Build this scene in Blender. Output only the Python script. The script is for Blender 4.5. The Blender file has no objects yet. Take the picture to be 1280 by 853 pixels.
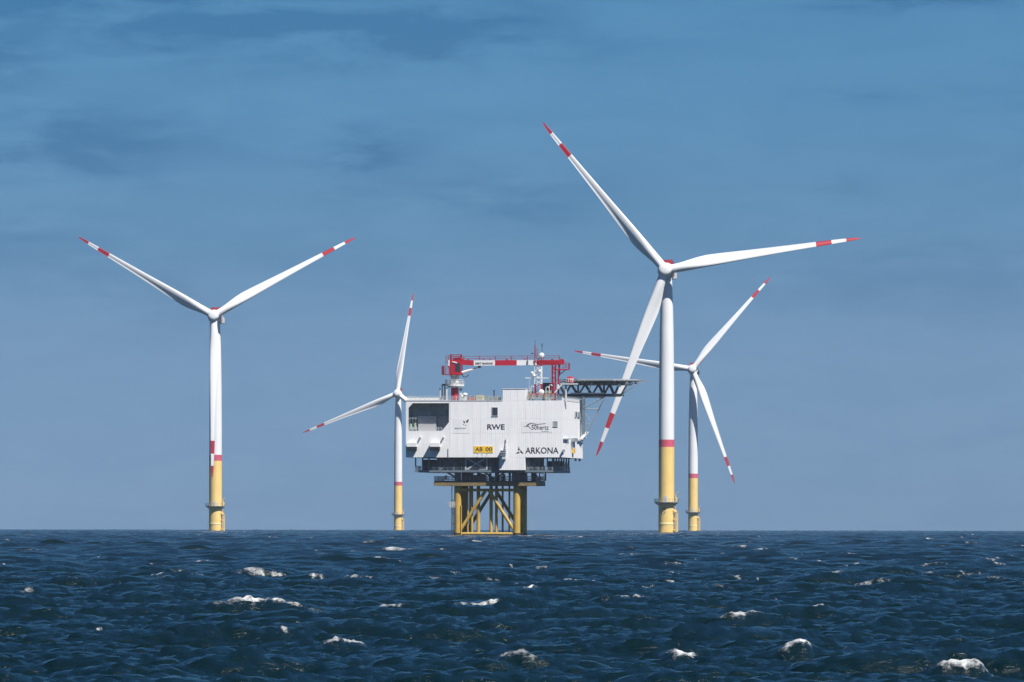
import bpy, math, random
import numpy as np
from mathutils import Matrix, Vector

random.seed(7)
R_ = math.radians
SC = bpy.context.scene
COL = SC.collection

# ------------------------------------------------------------------ camera
F_PX = 10000.0                     # focal length in photo pixels (1280 wide)
CAM_H = 3.0                        # eye height above the sea on a small boat
Y_LEVEL = 654.5                    # photo row of the true horizontal
EARTH = 7.4e6                      # effective earth radius (with refraction)
cam_d = bpy.data.cameras.new('camera')
cam = bpy.data.objects.new('camera', cam_d)
COL.objects.link(cam)
cam_d.sensor_width = 36.0
cam_d.lens = 36.0 * F_PX / 1280.0
cam_d.shift_y = (Y_LEVEL - 426.5) / 1280.0
cam_d.clip_start = 0.5
cam_d.clip_end = 60000.0
cam.matrix_world = Matrix.Translation((0, 0, CAM_H)) @ Matrix.Rotation(R_(90), 4, 'X') @ Matrix.Rotation(0.0014, 4, 'Z')
SC.camera = cam

# ------------------------------------------------------------------ light
SUN_AZ, SUN_EL = R_(40), R_(53)    # behind the camera, to its right
to_sun = Vector((math.sin(SUN_AZ) * math.cos(SUN_EL), -math.cos(SUN_AZ) * math.cos(SUN_EL), math.sin(SUN_EL)))
sun_d = bpy.data.lights.new('sun', 'SUN')
sun_d.energy = 4.2
sun_d.angle = R_(0.53)
sun_d.color = (1.0, 0.955, 0.89)
sun = bpy.data.objects.new('sun', sun_d)
COL.objects.link(sun)
sun.rotation_euler = to_sun.to_track_quat('Z', 'Y').to_euler()
sun.location = (200, -200, 400)

world = bpy.data.worlds.new('World')
SC.world = world
world.use_nodes = True
wn, wl = world.node_tree.nodes, world.node_tree.links
wn.clear()


def wnode(t, **kw):
    n = wn.new(t)
    for k, v in kw.items():
        setattr(n, k, v)
    return n


w_out = wnode('ShaderNodeOutputWorld')
w_bg = wnode('ShaderNodeBackground')
w_bg.inputs['Strength'].default_value = 0.080
w_sky = wnode('ShaderNodeTexSky', sky_type='NISHITA', sun_disc=False)
w_sky.sun_elevation = SUN_EL
w_sky.sun_rotation = math.pi - SUN_AZ
w_sky.altitude = 0
w_sky.air_density = 1.0
w_sky.dust_density = 0.2
w_sky.ozone_density = 3.0
w_tint = wnode('ShaderNodeMix', data_type='RGBA', blend_type='MULTIPLY')
w_tint.inputs[0].default_value = 1.0
wl.new(w_sky.outputs[0], w_tint.inputs[6])
# clear air after a front: the blue deepens quickly above the horizon; the tint towards the unseen zenith is lifted to add fill light
w_tc0 = wnode('ShaderNodeTexCoord')
w_sep = wnode('ShaderNodeSeparateXYZ')
wl.new(w_tc0.outputs['Generated'], w_sep.inputs[0])
w_ramp = wnode('ShaderNodeValToRGB')
w_ramp.color_ramp.interpolation = 'B_SPLINE'
SKY_TINT = [(0.0, (0.17, 0.325, 0.72)), (0.03, (0.125, 0.252, 0.515)), (0.065, (0.112, 0.30, 0.525)), (0.20, (0.115, 0.275, 0.43)), (1.0, (0.20, 0.335, 0.47))]
w_ramp.color_ramp.elements[0].position = SKY_TINT[0][0]
w_ramp.color_ramp.elements[1].position = SKY_TINT[-1][0]
for p_, c_ in SKY_TINT[1:-1]:
    w_ramp.color_ramp.elements.new(p_)
for e_, (p_, c_) in zip(w_ramp.color_ramp.elements, SKY_TINT):
    e_.color = (*c_, 1)
wl.new(w_sep.outputs[2], w_ramp.inputs[0])
wl.new(w_ramp.outputs[0], w_tint.inputs[7])
# thin cloud banks, a little darker than the clear sky between them: centre azimuth, elevation, half widths (radians), weight
CLOUDS = [(-0.055, 0.047, 0.020, 0.0042, .8), (-0.014, 0.061, 0.026, 0.0038, 1.0), (-0.063, 0.0575, 0.006, 0.003, .8), (-0.0155, 0.047, 0.0065, 0.0021, .7),
          (-0.030, 0.063, 0.018, 0.003, .5), (0.000, 0.0405, 0.016, 0.0034, .5), (0.0395, 0.041, 0.006, 0.0020, .5), (0.0555, 0.0660, 0.012, 0.0016, .9),
          (-0.040, 0.030, 0.030, 0.004, .25), (0.050, 0.031, 0.025, 0.0035, .3), (0.0475, 0.0528, 0.0045, 0.0012, .3), (-0.060, 0.036, 0.012, 0.003, .35),
          (-0.052, 0.067, 0.028, 0.006, .75), (0.12, 0.05, 0.04, 0.006, .7), (-0.13, 0.055, 0.04, 0.007, .8)]
w_tc = wnode('ShaderNodeTexCoord')
w_map = wnode('ShaderNodeMapping')
w_map.inputs['Scale'].default_value = (60, 60, 240)
w_map.inputs['Location'].default_value = (3.1, 0.4, 1.7)
wl.new(w_tc.outputs['Generated'], w_map.inputs[0])
w_n1 = wnode('ShaderNodeTexNoise')
w_n1.inputs['Scale'].default_value = 1.0
w_n1.inputs['Detail'].default_value = 7
w_n1.inputs['Roughness'].default_value = 0.6
w_n1.inputs['Distortion'].default_value = 0.4
wl.new(w_map.outputs[0], w_n1.inputs[0])


def wmath(op, a, b=None, c=None):
    n = wnode('ShaderNodeMath', operation=op)
    for k_, v_ in enumerate((a, b, c)):
        if v_ is None:
            continue
        if isinstance(v_, (int, float)):
            n.inputs[k_].default_value = v_
        else:
            wl.new(v_, n.inputs[k_])
    return n.outputs[0]


w_s2 = wnode('ShaderNodeSeparateXYZ')
wl.new(w_tc.outputs['Generated'], w_s2.inputs[0])
w_s3 = wnode('ShaderNodeSeparateColor')
wl.new(w_n1.outputs['Color'], w_s3.inputs[0])
az_ = wmath('MULTIPLY_ADD', wmath('SUBTRACT', w_s3.outputs[0], 0.5), 0.030, wmath('ARCTAN2', w_s2.outputs[0], w_s2.outputs[1]))
el_ = wmath('MULTIPLY_ADD', wmath('SUBTRACT', w_s3.outputs[1], 0.5), 0.0095, w_s2.outputs[2])
tot = 0.0
for (ca_, ce_, ra_, re_, wt_) in CLOUDS:
    da = wmath('DIVIDE', wmath('SUBTRACT', az_, ca_), ra_)
    de = wmath('DIVIDE', wmath('SUBTRACT', el_, ce_), re_)
    q_ = wmath('ADD', wmath('MULTIPLY', da, da), wmath('MULTIPLY', de, de))
    tot = wmath('MULTIPLY_ADD', wmath('EXPONENT', wmath('MULTIPLY', q_, -1.0)), wt_, tot)
w_r1 = wnode('ShaderNodeMapRange')
w_r1.inputs[1].default_value = 0.38
w_r1.inputs[2].default_value = 0.64
w_r1.inputs[3].default_value = 0.0
w_r1.inputs[4].default_value = 1.0
wl.new(w_n1.outputs[0], w_r1.inputs[0])
mask_ = wmath('MULTIPLY', tot, wmath('MULTIPLY_ADD', w_r1.outputs[0], 1.3, 0.25))
mask_ = wmath('MINIMUM', wmath('MULTIPLY_ADD', w_r1.outputs[0], 0.22, mask_), 1.0)
w_cl = wnode('ShaderNodeMix', data_type='RGBA', blend_type='MULTIPLY')
wl.new(mask_, w_cl.inputs[0])
wl.new(w_tint.outputs[2], w_cl.inputs[6])
w_cl.inputs[7].default_value = (0.52, 0.70, 0.79, 1)
wl.new(w_cl.outputs[2], w_bg.inputs[0])
wl.new(w_bg.outputs[0], w_out.inputs[0])

SC.view_settings.view_transform = 'Standard'
SC.view_settings.look = 'None'
SC.view_settings.exposure = 0.74
SC.view_settings.gamma = 1.0
SC.render.engine = 'CYCLES'
SC.cycles.max_bounces = 8
SC.cycles.volume_bounces = 0
SC.cycles.caustics_reflective = False
SC.cycles.caustics_refractive = False
SC.cycles.use_denoising = True
SC.cycles.denoiser = 'OPENIMAGEDENOISE'
SC.cycles.denoising_input_passes = 'RGB_ALBEDO_NORMAL'
SC.cycles.denoising_prefilter = 'NONE'
SC.cycles.sample_clamp_direct = 4.0
SC.cycles.sample_clamp_indirect = 3.0

# ------------------------------------------------------------------ materials
MATS = {}


def paint(name, col, rough=0.45, metal=0.0, var=0.06, scale=0.6, streak=0.0, bump=0.0):
    """painted or bare surface with faint cloudiness, rain streaks and a per-piece tone"""
    m = bpy.data.materials.new(name)
    m.use_nodes = True
    nt = m.node_tree
    b = nt.nodes['Principled BSDF']
    b.inputs['Roughness'].default_value = rough
    b.inputs['Metallic'].default_value = metal
    tc = nt.nodes.new('ShaderNodeNewGeometry')
    oi = nt.nodes.new('ShaderNodeObjectInfo')
    n1 = nt.nodes.new('ShaderNodeTexNoise')
    n1.inputs['Scale'].default_value = scale
    n1.inputs['Detail'].default_value = 5
    nt.links.new(tc.outputs['Position'], n1.inputs[0])
    r1 = nt.nodes.new('ShaderNodeMapRange')
    r1.inputs[1].default_value = 0.3
    r1.inputs[2].default_value = 0.7
    r1.inputs[3].default_value = 1 - var
    r1.inputs[4].default_value = 1 + var
    nt.links.new(n1.outputs[0], r1.inputs[0])
    val = r1.outputs[0]
    if streak > 0:
        mp = nt.nodes.new('ShaderNodeMapping')
        mp.inputs['Scale'].default_value = (2.6, 2.6, 0.09)
        nt.links.new(tc.outputs['Position'], mp.inputs[0])
        n2 = nt.nodes.new('ShaderNodeTexNoise')
        n2.inputs['Scale'].default_value = 1.0
        n2.inputs['Detail'].default_value = 4
        nt.links.new(mp.outputs[0], n2.inputs[0])
        r2 = nt.nodes.new('ShaderNodeMapRange')
        r2.inputs[1].default_value = 0.45
        r2.inputs[2].default_value = 0.8
        r2.inputs[3].default_value = 1.0
        r2.inputs[4].default_value = 1.0 - streak
        nt.links.new(n2.outputs[0], r2.inputs[0])
        mu = nt.nodes.new('ShaderNodeMath')
        mu.operation = 'MULTIPLY'
        nt.links.new(val, mu.inputs[0])
        nt.links.new(r2.outputs[0], mu.inputs[1])
        val = mu.outputs[0]
    r3 = nt.nodes.new('ShaderNodeMapRange')
    r3.inputs[3].default_value = 1 - var * 0.5
    r3.inputs[4].default_value = 1 + var * 0.5
    nt.links.new(oi.outputs['Random'], r3.inputs[0])
    m2 = nt.nodes.new('ShaderNodeMath')
    m2.operation = 'MULTIPLY'
    nt.links.new(val, m2.inputs[0])
    nt.links.new(r3.outputs[0], m2.inputs[1])
    mx = nt.nodes.new('ShaderNodeVectorMath')
    mx.operation = 'SCALE'
    mx.inputs[0].default_value = col
    nt.links.new(m2.outputs[0], mx.inputs['Scale'])
    nt.links.new(mx.outputs[0], b.inputs['Base Color'])
    if bump > 0:
        bp = nt.nodes.new('ShaderNodeBump')
        bp.inputs['Strength'].default_value = bump
        nt.links.new(n1.outputs[0], bp.inputs['Height'])
        nt.links.new(bp.outputs[0], b.inputs['Normal'])
    MATS[name] = m
    return m


paint('tower_white', (0.74, 0.75, 0.76), 0.4, var=0.03, scale=0.12, streak=0.08)
paint('blade_white', (0.76, 0.77, 0.78), 0.38, var=0.02, scale=0.05)
paint('signal_red', (0.42, 0.013, 0.03), 0.45, var=0.05)
paint('band_red', (0.56, 0.085, 0.14), 0.5, var=0.04)
paint('tp_yellow', (0.80, 0.57, 0.20), 0.45, var=0.05, scale=0.25, streak=0.14)
paint('wall_white', (0.83, 0.83, 0.835), 0.5, var=0.03, scale=0.15, streak=0.13)
paint('plate_white', (0.76, 0.76, 0.765), 0.5, var=0.04, scale=0.3, streak=0.12)
paint('deck_brown', (0.21, 0.155, 0.065), 0.6, var=0.15, scale=0.5, streak=0.25)
paint('jacket_yellow', (0.50, 0.325, 0.065), 0.55, var=0.14, scale=0.35, streak=0.30)
paint('growth_black', (0.018, 0.018, 0.014), 0.8, var=0.3, scale=2.0)
paint('steel_dark', (0.032, 0.046, 0.064), 0.5, var=0.12)
paint('steel_blue', (0.13, 0.175, 0.215), 0.5, var=0.15)
paint('steel_grey', (0.28, 0.31, 0.33), 0.5, var=0.1)
paint('steel_light', (0.50, 0.52, 0.53), 0.45, var=0.06)
paint('white', (0.78, 0.78, 0.77), 0.4, var=0.03)
paint('red', (0.44, 0.012, 0.035), 0.4, var=0.06)
paint('dark_red', (0.30, 0.015, 0.03), 0.5, var=0.08)
paint('lettering_navy', (0.012, 0.018, 0.05), 0.5, var=0.02)
paint('lettering_black', (0.015, 0.015, 0.018), 0.5, var=0.02)
paint('lettering_grey', (0.10, 0.12, 0.15), 0.5, var=0.02)
paint('sign_yellow', (0.85, 0.52, 0.03), 0.45, var=0.03)
paint('glass_dark', (0.03, 0.04, 0.055), 0.12, var=0.05)
paint('recess_grey', (0.5, 0.55, 0.58), 0.6, var=0.12, scale=0.5, streak=0.25)
paint('container_grey', (0.42, 0.42, 0.44), 0.55, var=0.05, streak=0.15)
paint('roof_grey', (0.20, 0.24, 0.22), 0.7, var=0.1)
paint('pale_yellow', (0.80, 0.72, 0.38), 0.5, var=0.03)
paint('green_grey', (0.28, 0.36, 0.30), 0.55, var=0.1)
paint('deck_green', (0.06, 0.14, 0.10), 0.7, var=0.1)
paint('rust_red', (0.36, 0.10, 0.07), 0.6, var=0.1)
paint('amber', (0.75, 0.45, 0.05), 0.5, var=0.05)


# ------------------------------------------------------------------ mesh helpers
class MB:
    def __init__(s):
        s.v, s.f = [], []

    def add(s, vs, fs):
        o = len(s.v)
        s.v += [tuple(v) for v in vs]
        s.f += [tuple(i + o for i in f) for f in fs]
        return s

    def box(s, x0, x1, y0, y1, z0, z1):
        x0, x1 = min(x0, x1), max(x0, x1)
        y0, y1 = min(y0, y1), max(y0, y1)
        z0, z1 = min(z0, z1), max(z0, z1)
        return s.add([(x0, y0, z0), (x1, y0, z0), (x1, y1, z0), (x0, y1, z0), (x0, y0, z1), (x1, y0, z1), (x1, y1, z1), (x0, y1, z1)],
                     [(3, 2, 1, 0), (4, 5, 6, 7), (0, 1, 5, 4), (1, 2, 6, 5), (2, 3, 7, 6), (3, 0, 4, 7)])

    def tube(s, p, q, r, n=8, r2=None):
        p, q = Vector(p), Vector(q)
        r2 = r if r2 is None else r2
        d = (q - p).normalized()
        a = d.orthogonal().normalized()
        b = d.cross(a)
        vs = []
        for c, rr in ((p, r), (q, r2)):
            for i in range(n):
                t = 2 * math.pi * (i + 0.5) / n
                vs.append(c + (a * math.cos(t) + b * math.sin(t)) * rr)
        fs = [(i, (i + 1) % n, n + (i + 1) % n, n + i) for i in range(n)]
        fs += [tuple(range(n - 1, -1, -1)), tuple(range(n, 2 * n))]
        return s.add(vs, fs)

    def beam(s, p, q, w, h):
        """rectangular bar from p to q, h measured towards world up"""
        p, q = Vector(p), Vector(q)
        d = (q - p).normalized()
        up = Vector((0, 0, 1)) if abs(d.z) < 0.95 else Vector((0, 1, 0))
        a = d.cross(up).normalized() * (w / 2)
        b = a.cross(d).normalized() * (h / 2)
        vs = [c + sa * a + sb * b for c in (p, q) for sa, sb in ((-1, -1), (1, -1), (1, 1), (-1, 1))]
        return s.add(vs, [(0, 1, 2, 3), (7, 6, 5, 4), (0, 4, 5, 1), (1, 5, 6, 2), (2, 6, 7, 3), (3, 7, 4, 0)])

    def prism(s, poly, axis, a, b):
        """polygon of 2-d points extruded from a to b along an axis ('x','y','z')"""
        def P(p, t):
            return {'x': (t, p[0], p[1]), 'y': (p[0], t, p[1]), 'z': (p[0], p[1], t)}[axis]
        n = len(poly)
        vs = [P(p, a) for p in poly] + [P(p, b) for p in poly]
        fs = [tuple(range(n)), tuple(range(2 * n - 1, n - 1, -1))]
        fs += [((i + 1) % n, i, n + i, n + (i + 1) % n) for i in range(n)]
        return s.add(vs, fs)

    def lathe(s, prof, n=32, c=(0, 0), caps=True):
        vs, fs = [], []
        for r, z in prof:
            for i in range(n):
                t = 2 * math.pi * i / n
                vs.append((c[0] + r * math.cos(t), c[1] + r * math.sin(t), z))
        for k in range(len(prof) - 1):
            for i in range(n):
                j = (i + 1) % n
                fs.append((k * n + i, k * n + j, (k + 1) * n + j, (k + 1) * n + i))
        if caps:
            fs.append(tuple(range(n - 1, -1, -1)))
            fs.append(tuple((len(prof) - 1) * n + i for i in range(n)))
        return s.add(vs, fs)

    def ball(s, c, r, n=12, m=8, sz=1.0):
        prof = [(max(0.001, r * math.sin(math.pi * k / m)), c[2] - r * sz * math.cos(math.pi * k / m)) for k in range(m + 1)]
        return s.lathe(prof, n, (c[0], c[1]))

    def rail(s, pts, h=1.1, step=1.6, r=0.035, bars=3, closed=False):
        pts = [Vector(p) for p in pts]
        if closed:
            pts = pts + [pts[0]]
        for p, q in zip(pts[:-1], pts[1:]):
            L = (q - p).length
            k = max(1, round(L / step))
            for i in range(k + 1):
                c = p.lerp(q, i / k)
                s.beam(c, c + Vector((0, 0, h)), 2 * r, 2 * r)
            for j in range(bars):
                z = Vector((0, 0, h * (j + 1) / bars - r * 1.2))
                s.beam(p + z, q + z, 1.7 * r, 1.7 * r)
        return s

    def mesh(s, name, smooth=False):
        me = bpy.data.meshes.new(name)
        me.from_pydata(s.v, [], s.f)
        me.validate()
        import bmesh
        bm = bmesh.new()
        bm.from_mesh(me)
        bmesh.ops.recalc_face_normals(bm, faces=bm.faces)
        bm.to_mesh(me)
        bm.free()
        if smooth:
            for p in me.polygons:
                p.use_smooth = True
            try:
                me.set_sharp_from_angle(angle=R_(35))
            except Exception:
                pass
        return me

    def build(s, name, mat, parent=None, smooth=False, loc=None, kind=None, label=None):
        me = s.mesh(name, smooth)
        return obj(name, me, mat, parent, loc, kind, label)


def obj(name, me, mat=None, parent=None, loc=None, kind=None, label=None):
    if mat is not None and len(me.materials) == 0:
        me.materials.append(MATS[mat])
    o = bpy.data.objects.new(name, me)
    COL.objects.link(o)
    if parent is not None:
        o.parent = parent
    if loc is not None:
        o.location = loc
    if kind:
        o['kind'] = kind
    if label:
        o['label'] = label
    return o


def thing(name, label, cat, loc=(0, 0, 0), rz=0.0, group=None):
    o = bpy.data.objects.new(name, None)
    o.empty_display_size = 1.0
    COL.objects.link(o)
    o.location = loc
    o.rotation_euler = (0, 0, rz)
    return tag(o, label, cat, group)


def tag(o, label, cat, group=None):
    o['label'] = label
    o['category'] = cat
    if group:
        o['group'] = group
    return o


def drop(x, y):
    return -(x * x + y * y) / (2 * EARTH)


# ------------------------------------------------------------------ sea
def ocean_tile(L, N, lam_lo, lam_hi, peak, rms, spread, seed, slope=3.6):
    """random wave field on a periodic tile: height, two horizontal shifts and fold measure"""
    rng = np.random.default_rng(seed)
    k1 = 2 * np.pi * np.fft.fftfreq(N, L / N)
    kx, ky = np.meshgrid(k1, k1, indexing='ij')
    k = np.sqrt(kx ** 2 + ky ** 2)
    k[0, 0] = 1e-6
    kp = 2 * np.pi / peak
    S = np.exp(-1.25 * (kp / k) ** 2) / k ** slope
    c = np.abs(ky / k)
    S = S * (c ** spread + 0.06)
    lam = 2 * np.pi / k
    S[(lam < lam_lo) | (lam > lam_hi)] = 0
    S[0, 0] = 0
    a = np.sqrt(S) * (rng.normal(size=(N, N)) + 1j * rng.normal(size=(N, N)))
    h = np.fft.ifft2(a)
    sc = rms / np.std(h.real)
    a = a * sc
    h = np.fft.ifft2(a).real
    dx = np.fft.ifft2(-1j * kx / k * a).real
    dy = np.fft.ifft2(-1j * ky / k * a).real
    d = L / N
    lamb = 1.3
    g = lambda f, ax: (np.roll(f, -1, ax) - np.roll(f, 1, ax)) / (2 * d)
    J = (1 + lamb * g(dx, 0)) * (1 + lamb * g(dy, 1)) - lamb ** 2 * g(dx, 1) * g(dy, 0)
    return [f.astype(np.float32) for f in (h, lamb * dx, lamb * dy, J)]


def sample(fields, L, X, Y, rot=0.0):
    N = fields[0].shape[0]
    c, s = math.cos(rot), math.sin(rot)
    u = ((c * X + s * Y) / L * N) % N
    v = ((-s * X + c * Y) / L * N) % N
    i0 = np.floor(u).astype(np.int64)
    j0 = np.floor(v).astype(np.int64)
    fu, fv = (u - i0).astype(np.float32), (v - j0).astype(np.float32)
    i0 %= N
    j0 %= N
    i1, j1 = (i0 + 1) % N, (j0 + 1) % N
    out = []
    for f in fields:
        out.append(f[i0, j0] * (1 - fu) * (1 - fv) + f[i1, j0] * fu * (1 - fv) + f[i0, j1] * (1 - fu) * fv + f[i1, j1] * fu * fv)
    if rot:
        h, dx, dy, J = out
        out = [h, c * dx - s * dy, s * dx + c * dy, J]
    return out


WAVE_A = ocean_tile(211.0, 1024, 2.0, 60, 11.0, 0.175, 2.6, 11)
WAVE_B = ocean_tile(43.0, 1024, 0.16, 2.2, 1.7, 0.043, 2.6, 5, 3.1)
WAVE_C = ocean_tile(2900.0, 256, 90, 900, 300, 1.0, 0.0, 3)      # slow change of sea state from patch to patch


def sea_height(X, Y):
    X = np.asarray(X, dtype=np.float64)
    Y = np.asarray(Y, dtype=np.float64)
    return sample(WAVE_A, 211.0, X, Y, 0.13)[0]


# larger breaking crests: photo column, photo row, width in photo px, strength of foam, extra height
CRESTS = [(326, 745, 112, .95, .42), (600, 747, 58, .9, .30), (717, 722, 62, 1., .26), (500, 684, 72, .9, .30), (553, 684, 34, .9, .2),
          (1008, 700, 42, 1., .24), (1046, 713, 24, .9, .16), (834, 724, 26, .9, .16), (665, 733, 18, 1., .14), (500, 752, 44, .8, .18),
          (430, 797, 48, .9, .22), (862, 811, 46, 1., .26), (1000, 797, 30, 1., .26), (786, 741, 70, .6, .30), (1197, 819, 52, 1.3, .34),
          (938, 759, 90, .75, .30), (1024, 753, 28, .9, .22), (315, 713, 36, .8, .2), (457, 727, 38, .8, .18), (562, 712, 26, .7, .15),
          (640, 819, 62, .5, .16), (425, 754, 22, .9, .12), (345, 787, 14, .8, .10), (125, 784, 14, .8, .10), (1120, 772, 40, .5, .2),
          (200, 717, 20, .7, .1), (37, 737, 20, .7, .12), (395, 686, 34, .8, .2), (250, 718, 30, .6, .15), (1200, 795, 46, .3, .2),
          (780, 700, 22, .6, .14), (60, 676, 20, .8, .16), (208, 675, 14, .9, .14), (1130, 675, 16, .8, .15), (1060, 690, 24, .7, .15),
          (960, 690, 20, .7, .14), (700, 670, 14, .7, .14), (880, 676, 16, .7, .14), (340, 671, 16, .8, .14), (120, 695, 26, .5, .14)]


def build_sea():
    def geo(a, b, q):
        n = int(math.ceil(math.log(b / a) / q))
        return list(np.geomspace(a, b, n + 1)[:-1])
    r = np.array(geo(4, 118, 0.07) + geo(118, 480, 0.00128) + geo(480, 1000, 0.0019) + geo(1000, 6800, 0.0021) + geo(6800, 8600, 0.006) + [8600.0])
    half, step = 0.0765, 0.00033
    dense = list(np.arange(-half, half + 1e-9, step))
    side, a, st = [], half, step
    while a < math.pi - 0.02:
        st = min(st * 1.28, 0.12)
        a += st
        if a < math.pi - 0.03:
            side.append(a)
    th = np.array([-t for t in reversed(side)] + dense + side)
    dth = np.gradient(th)
    dr = np.gradient(r)
    nr, nc = len(r), len(th)
    RR, TT = np.meshgrid(r, th, indexing='ij')
    X = RR * np.sin(TT)
    Y = RR * np.cos(TT)
    lat = RR * dth[None, :]
    DR = np.repeat(dr[:, None], nc, 1)
    h1, dx1, dy1, J1 = sample(WAVE_A, 211.0, X, Y, 0.13)
    h2, dx2, dy2, J2 = sample(WAVE_B, 43.0, X, Y, -0.35)
    hc = sample(WAVE_C, 2900.0, X, Y, 0.4)[0]
    mod = np.clip(1.0 + 0.10 * hc, 0.75, 1.25)
    w1 = np.clip(2.5 / lat, 0, 1)
    w1 = np.where(RR < 118, w1 * np.clip(2.0 / DR, 0, 1), w1) * mod
    w2 = np.clip(1.25 - DR / 1.4, 0, 1) * np.clip(1.3 - lat / 0.6, 0, 1)
    Z = w1 * h1 + w2 * h2
    # white water where the surface folds
    qa = np.quantile(WAVE_A[3], 0.035)
    qb = np.quantile(WAVE_A[3], 0.001)
    foam = np.clip((qa + 0.06 - J1) / max(1e-4, qa + 0.06 - qb), 0, 1.3) * np.clip(0.9 + 0.35 * hc, 0.2, 1.4)
    foam = foam * (0.75 + 0.5 * np.clip((1.1 - J2), 0, 1) * w2)
    q2 = np.quantile(WAVE_B[3], 0.012)
    q3 = np.quantile(WAVE_B[3], 0.0005)
    foam = np.maximum(foam, np.clip((q2 - J2) / max(1e-4, q2 - q3), 0, 1) * np.clip(h1 / 0.22, 0, 1) * 1.1 * np.clip(w2 * 1.5, 0, 1))
    foam = foam * (0.7 + np.clip((RR - 250) / 700, 0, 2.6))
    DXY = [w1 * dx1 + w2 * dx2, w1 * dy1 + w2 * dy2]
    rng = np.random.default_rng(4)
    # many lesser breakers strewn over the whole field of view and beyond
    small = []
    for _ in range(150):
        d_ = 330.0 * math.exp(rng.uniform(0, 2.1))
        w_ = rng.uniform(0.5, 1.9) * (1 + d_ / 1800)
        small.append((rng.uniform(-90, 1370), Y_LEVEL + F_PX * (CAM_H - 0.35) / d_, w_ / d_ * F_PX, rng.uniform(.38, .82), rng.uniform(.05, .14)))
    for (px, py, wpx, amt, A) in CRESTS + small:
        ang = (py - Y_LEVEL) / F_PX
        best = None
        d0 = (CAM_H - A - 0.15) / ang
        ys = np.linspace(d0 * 0.93, d0 * 1.07, 400)
        xs = (px - 640) / F_PX * ys
        hh = sea_height(xs, ys)
        vis = np.abs((CAM_H - hh - A + ys ** 2 / (2 * EARTH)) / ys - ang)
        score = hh - 900 * vis
        i = int(np.argmax(score))
        yc, xc = ys[i], xs[i]
        half_w = wpx / 2 / F_PX * yc
        depth = 0.5 + 0.25 * half_w + 0.0006 * yc
        r0, r1 = np.searchsorted(r, [yc - 6 * depth - 4, yc + 6 * depth + 12])
        sel = (np.abs(Y[r0:r1] - yc) < 6 * depth + 4) & (np.abs(X[r0:r1] - xc) < 4 * half_w + 2)
        ii = np.nonzero(sel)
        ii = (ii[0] + r0, ii[1])
        if len(ii[0]) == 0:
            continue
        u = (X[ii] - xc) / half_w
        ph = rng.uniform(0, 6.28, 3)
        bow = 0.35 * depth * (np.sin(1.6 * u + ph[0]) + 0.5 * np.sin(3.7 * u + ph[1]))
        v = (Y[ii] - yc - bow) / depth
        env = np.exp(-(u / 1.05) ** 4 * 0.9) * (0.82 + 0.18 * np.sin(2.9 * u + ph[2]))
        prof = np.where(v < 0, np.exp(-(v / 1.15) ** 2), np.exp(-(v / 0.75) ** 2))
        A *= 0.78
        Z[ii] += A * env * prof
        rag = sum(np.sin(f_ * u + p_) * a_ for f_, p_, a_ in zip((4.3, 8.9, 15.1, 26.0, 41.0), rng.uniform(0, 6.28, 5), (.30, .28, .24, .2, .16)))
        vf = v - 0.10 * rag
        line = np.where(vf < 0, np.exp(-(vf / 0.26) ** 2), np.exp(-(vf / 0.8) ** 2))
        wash = 0.42 * np.exp(-((v + 0.5) / 0.7) ** 2) * np.clip(rag + 0.35, 0, 1)
        fo = np.exp(-np.abs(u / 1.05) ** 2.4) * (line * (0.78 + 0.42 * rag) + wash) * amt
        foam[ii] = np.maximum(foam[ii], fo * 1.2)
    # wash round the feet of the turbines and the jacket
    for (px, d_, rad) in ((833.0, F_PX / 3.179, 4.5), (269.3, F_PX / 2.606, 4.5), (866.3, F_PX / 1.959, 4.5), (497.6, F_PX / 1.659, 4.5), (572, 2146, 2.2), (646, 2146, 2.2)):
        xx = (px - 640) / F_PX * d_
        q = np.sqrt((X - xx) ** 2 + ((Y - d_) / 1.6) ** 2)
        foam = np.maximum(foam, 0.62 * np.exp(-((q - rad) / 1.4) ** 2))
    # churned water stands a little proud
    fr = sample(WAVE_B, 43.0, X * 3.1, Y * 3.1, 0.9)[0]
    Z = Z + np.clip(foam, 0, 1) * np.clip(w2 + 0.2, 0, 1) * (0.02 + fr * 0.5)
    Xf = X + DXY[0]
    Yf = Y + DXY[1]
    Zf = Z - RR ** 2 / (2 * EARTH)
    # boxes round the sea end at the fan's inner hole, closed with one fan of triangles under the camera
    co = np.stack([Xf, Yf, Zf], -1).reshape(-1, 3).astype(np.float32)
    idx = (np.arange(nr)[:, None] * nc + np.arange(nc)[None, :])
    a = idx[:-1, :-1]
    quads = np.stack([a, idx[:-1, 1:], idx[1:, 1:], idx[1:, :-1]], -1).reshape(-1, 4)
    wrap = np.stack([idx[:-1, -1], idx[:-1, 0], idx[1:, 0], idx[1:, -1]], -1)
    quads = np.concatenate([quads, wrap])[:, ::-1]
    me = bpy.data.meshes.new('sea')
    nq = len(quads)
    me.vertices.add(len(co))
    me.vertices.foreach_set('co', co.ravel())
    me.loops.add(nq * 4)
    me.loops.foreach_set('vertex_index', np.ascontiguousarray(quads).ravel().astype(np.int32))
    me.polygons.add(nq)
    me.polygons.foreach_set('loop_start', np.arange(0, nq * 4, 4, dtype=np.int32))
    me.polygons.foreach_set('loop_total', np.full(nq, 4, dtype=np.int32))
    me.polygons.foreach_set('use_smooth', np.ones(nq, dtype=bool))
    at = me.attributes.new('foam', 'FLOAT', 'POINT')
    at.data.foreach_set('value', foam.reshape(-1).astype(np.float32))
    me.update(calc_edges=True)
    return me


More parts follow.
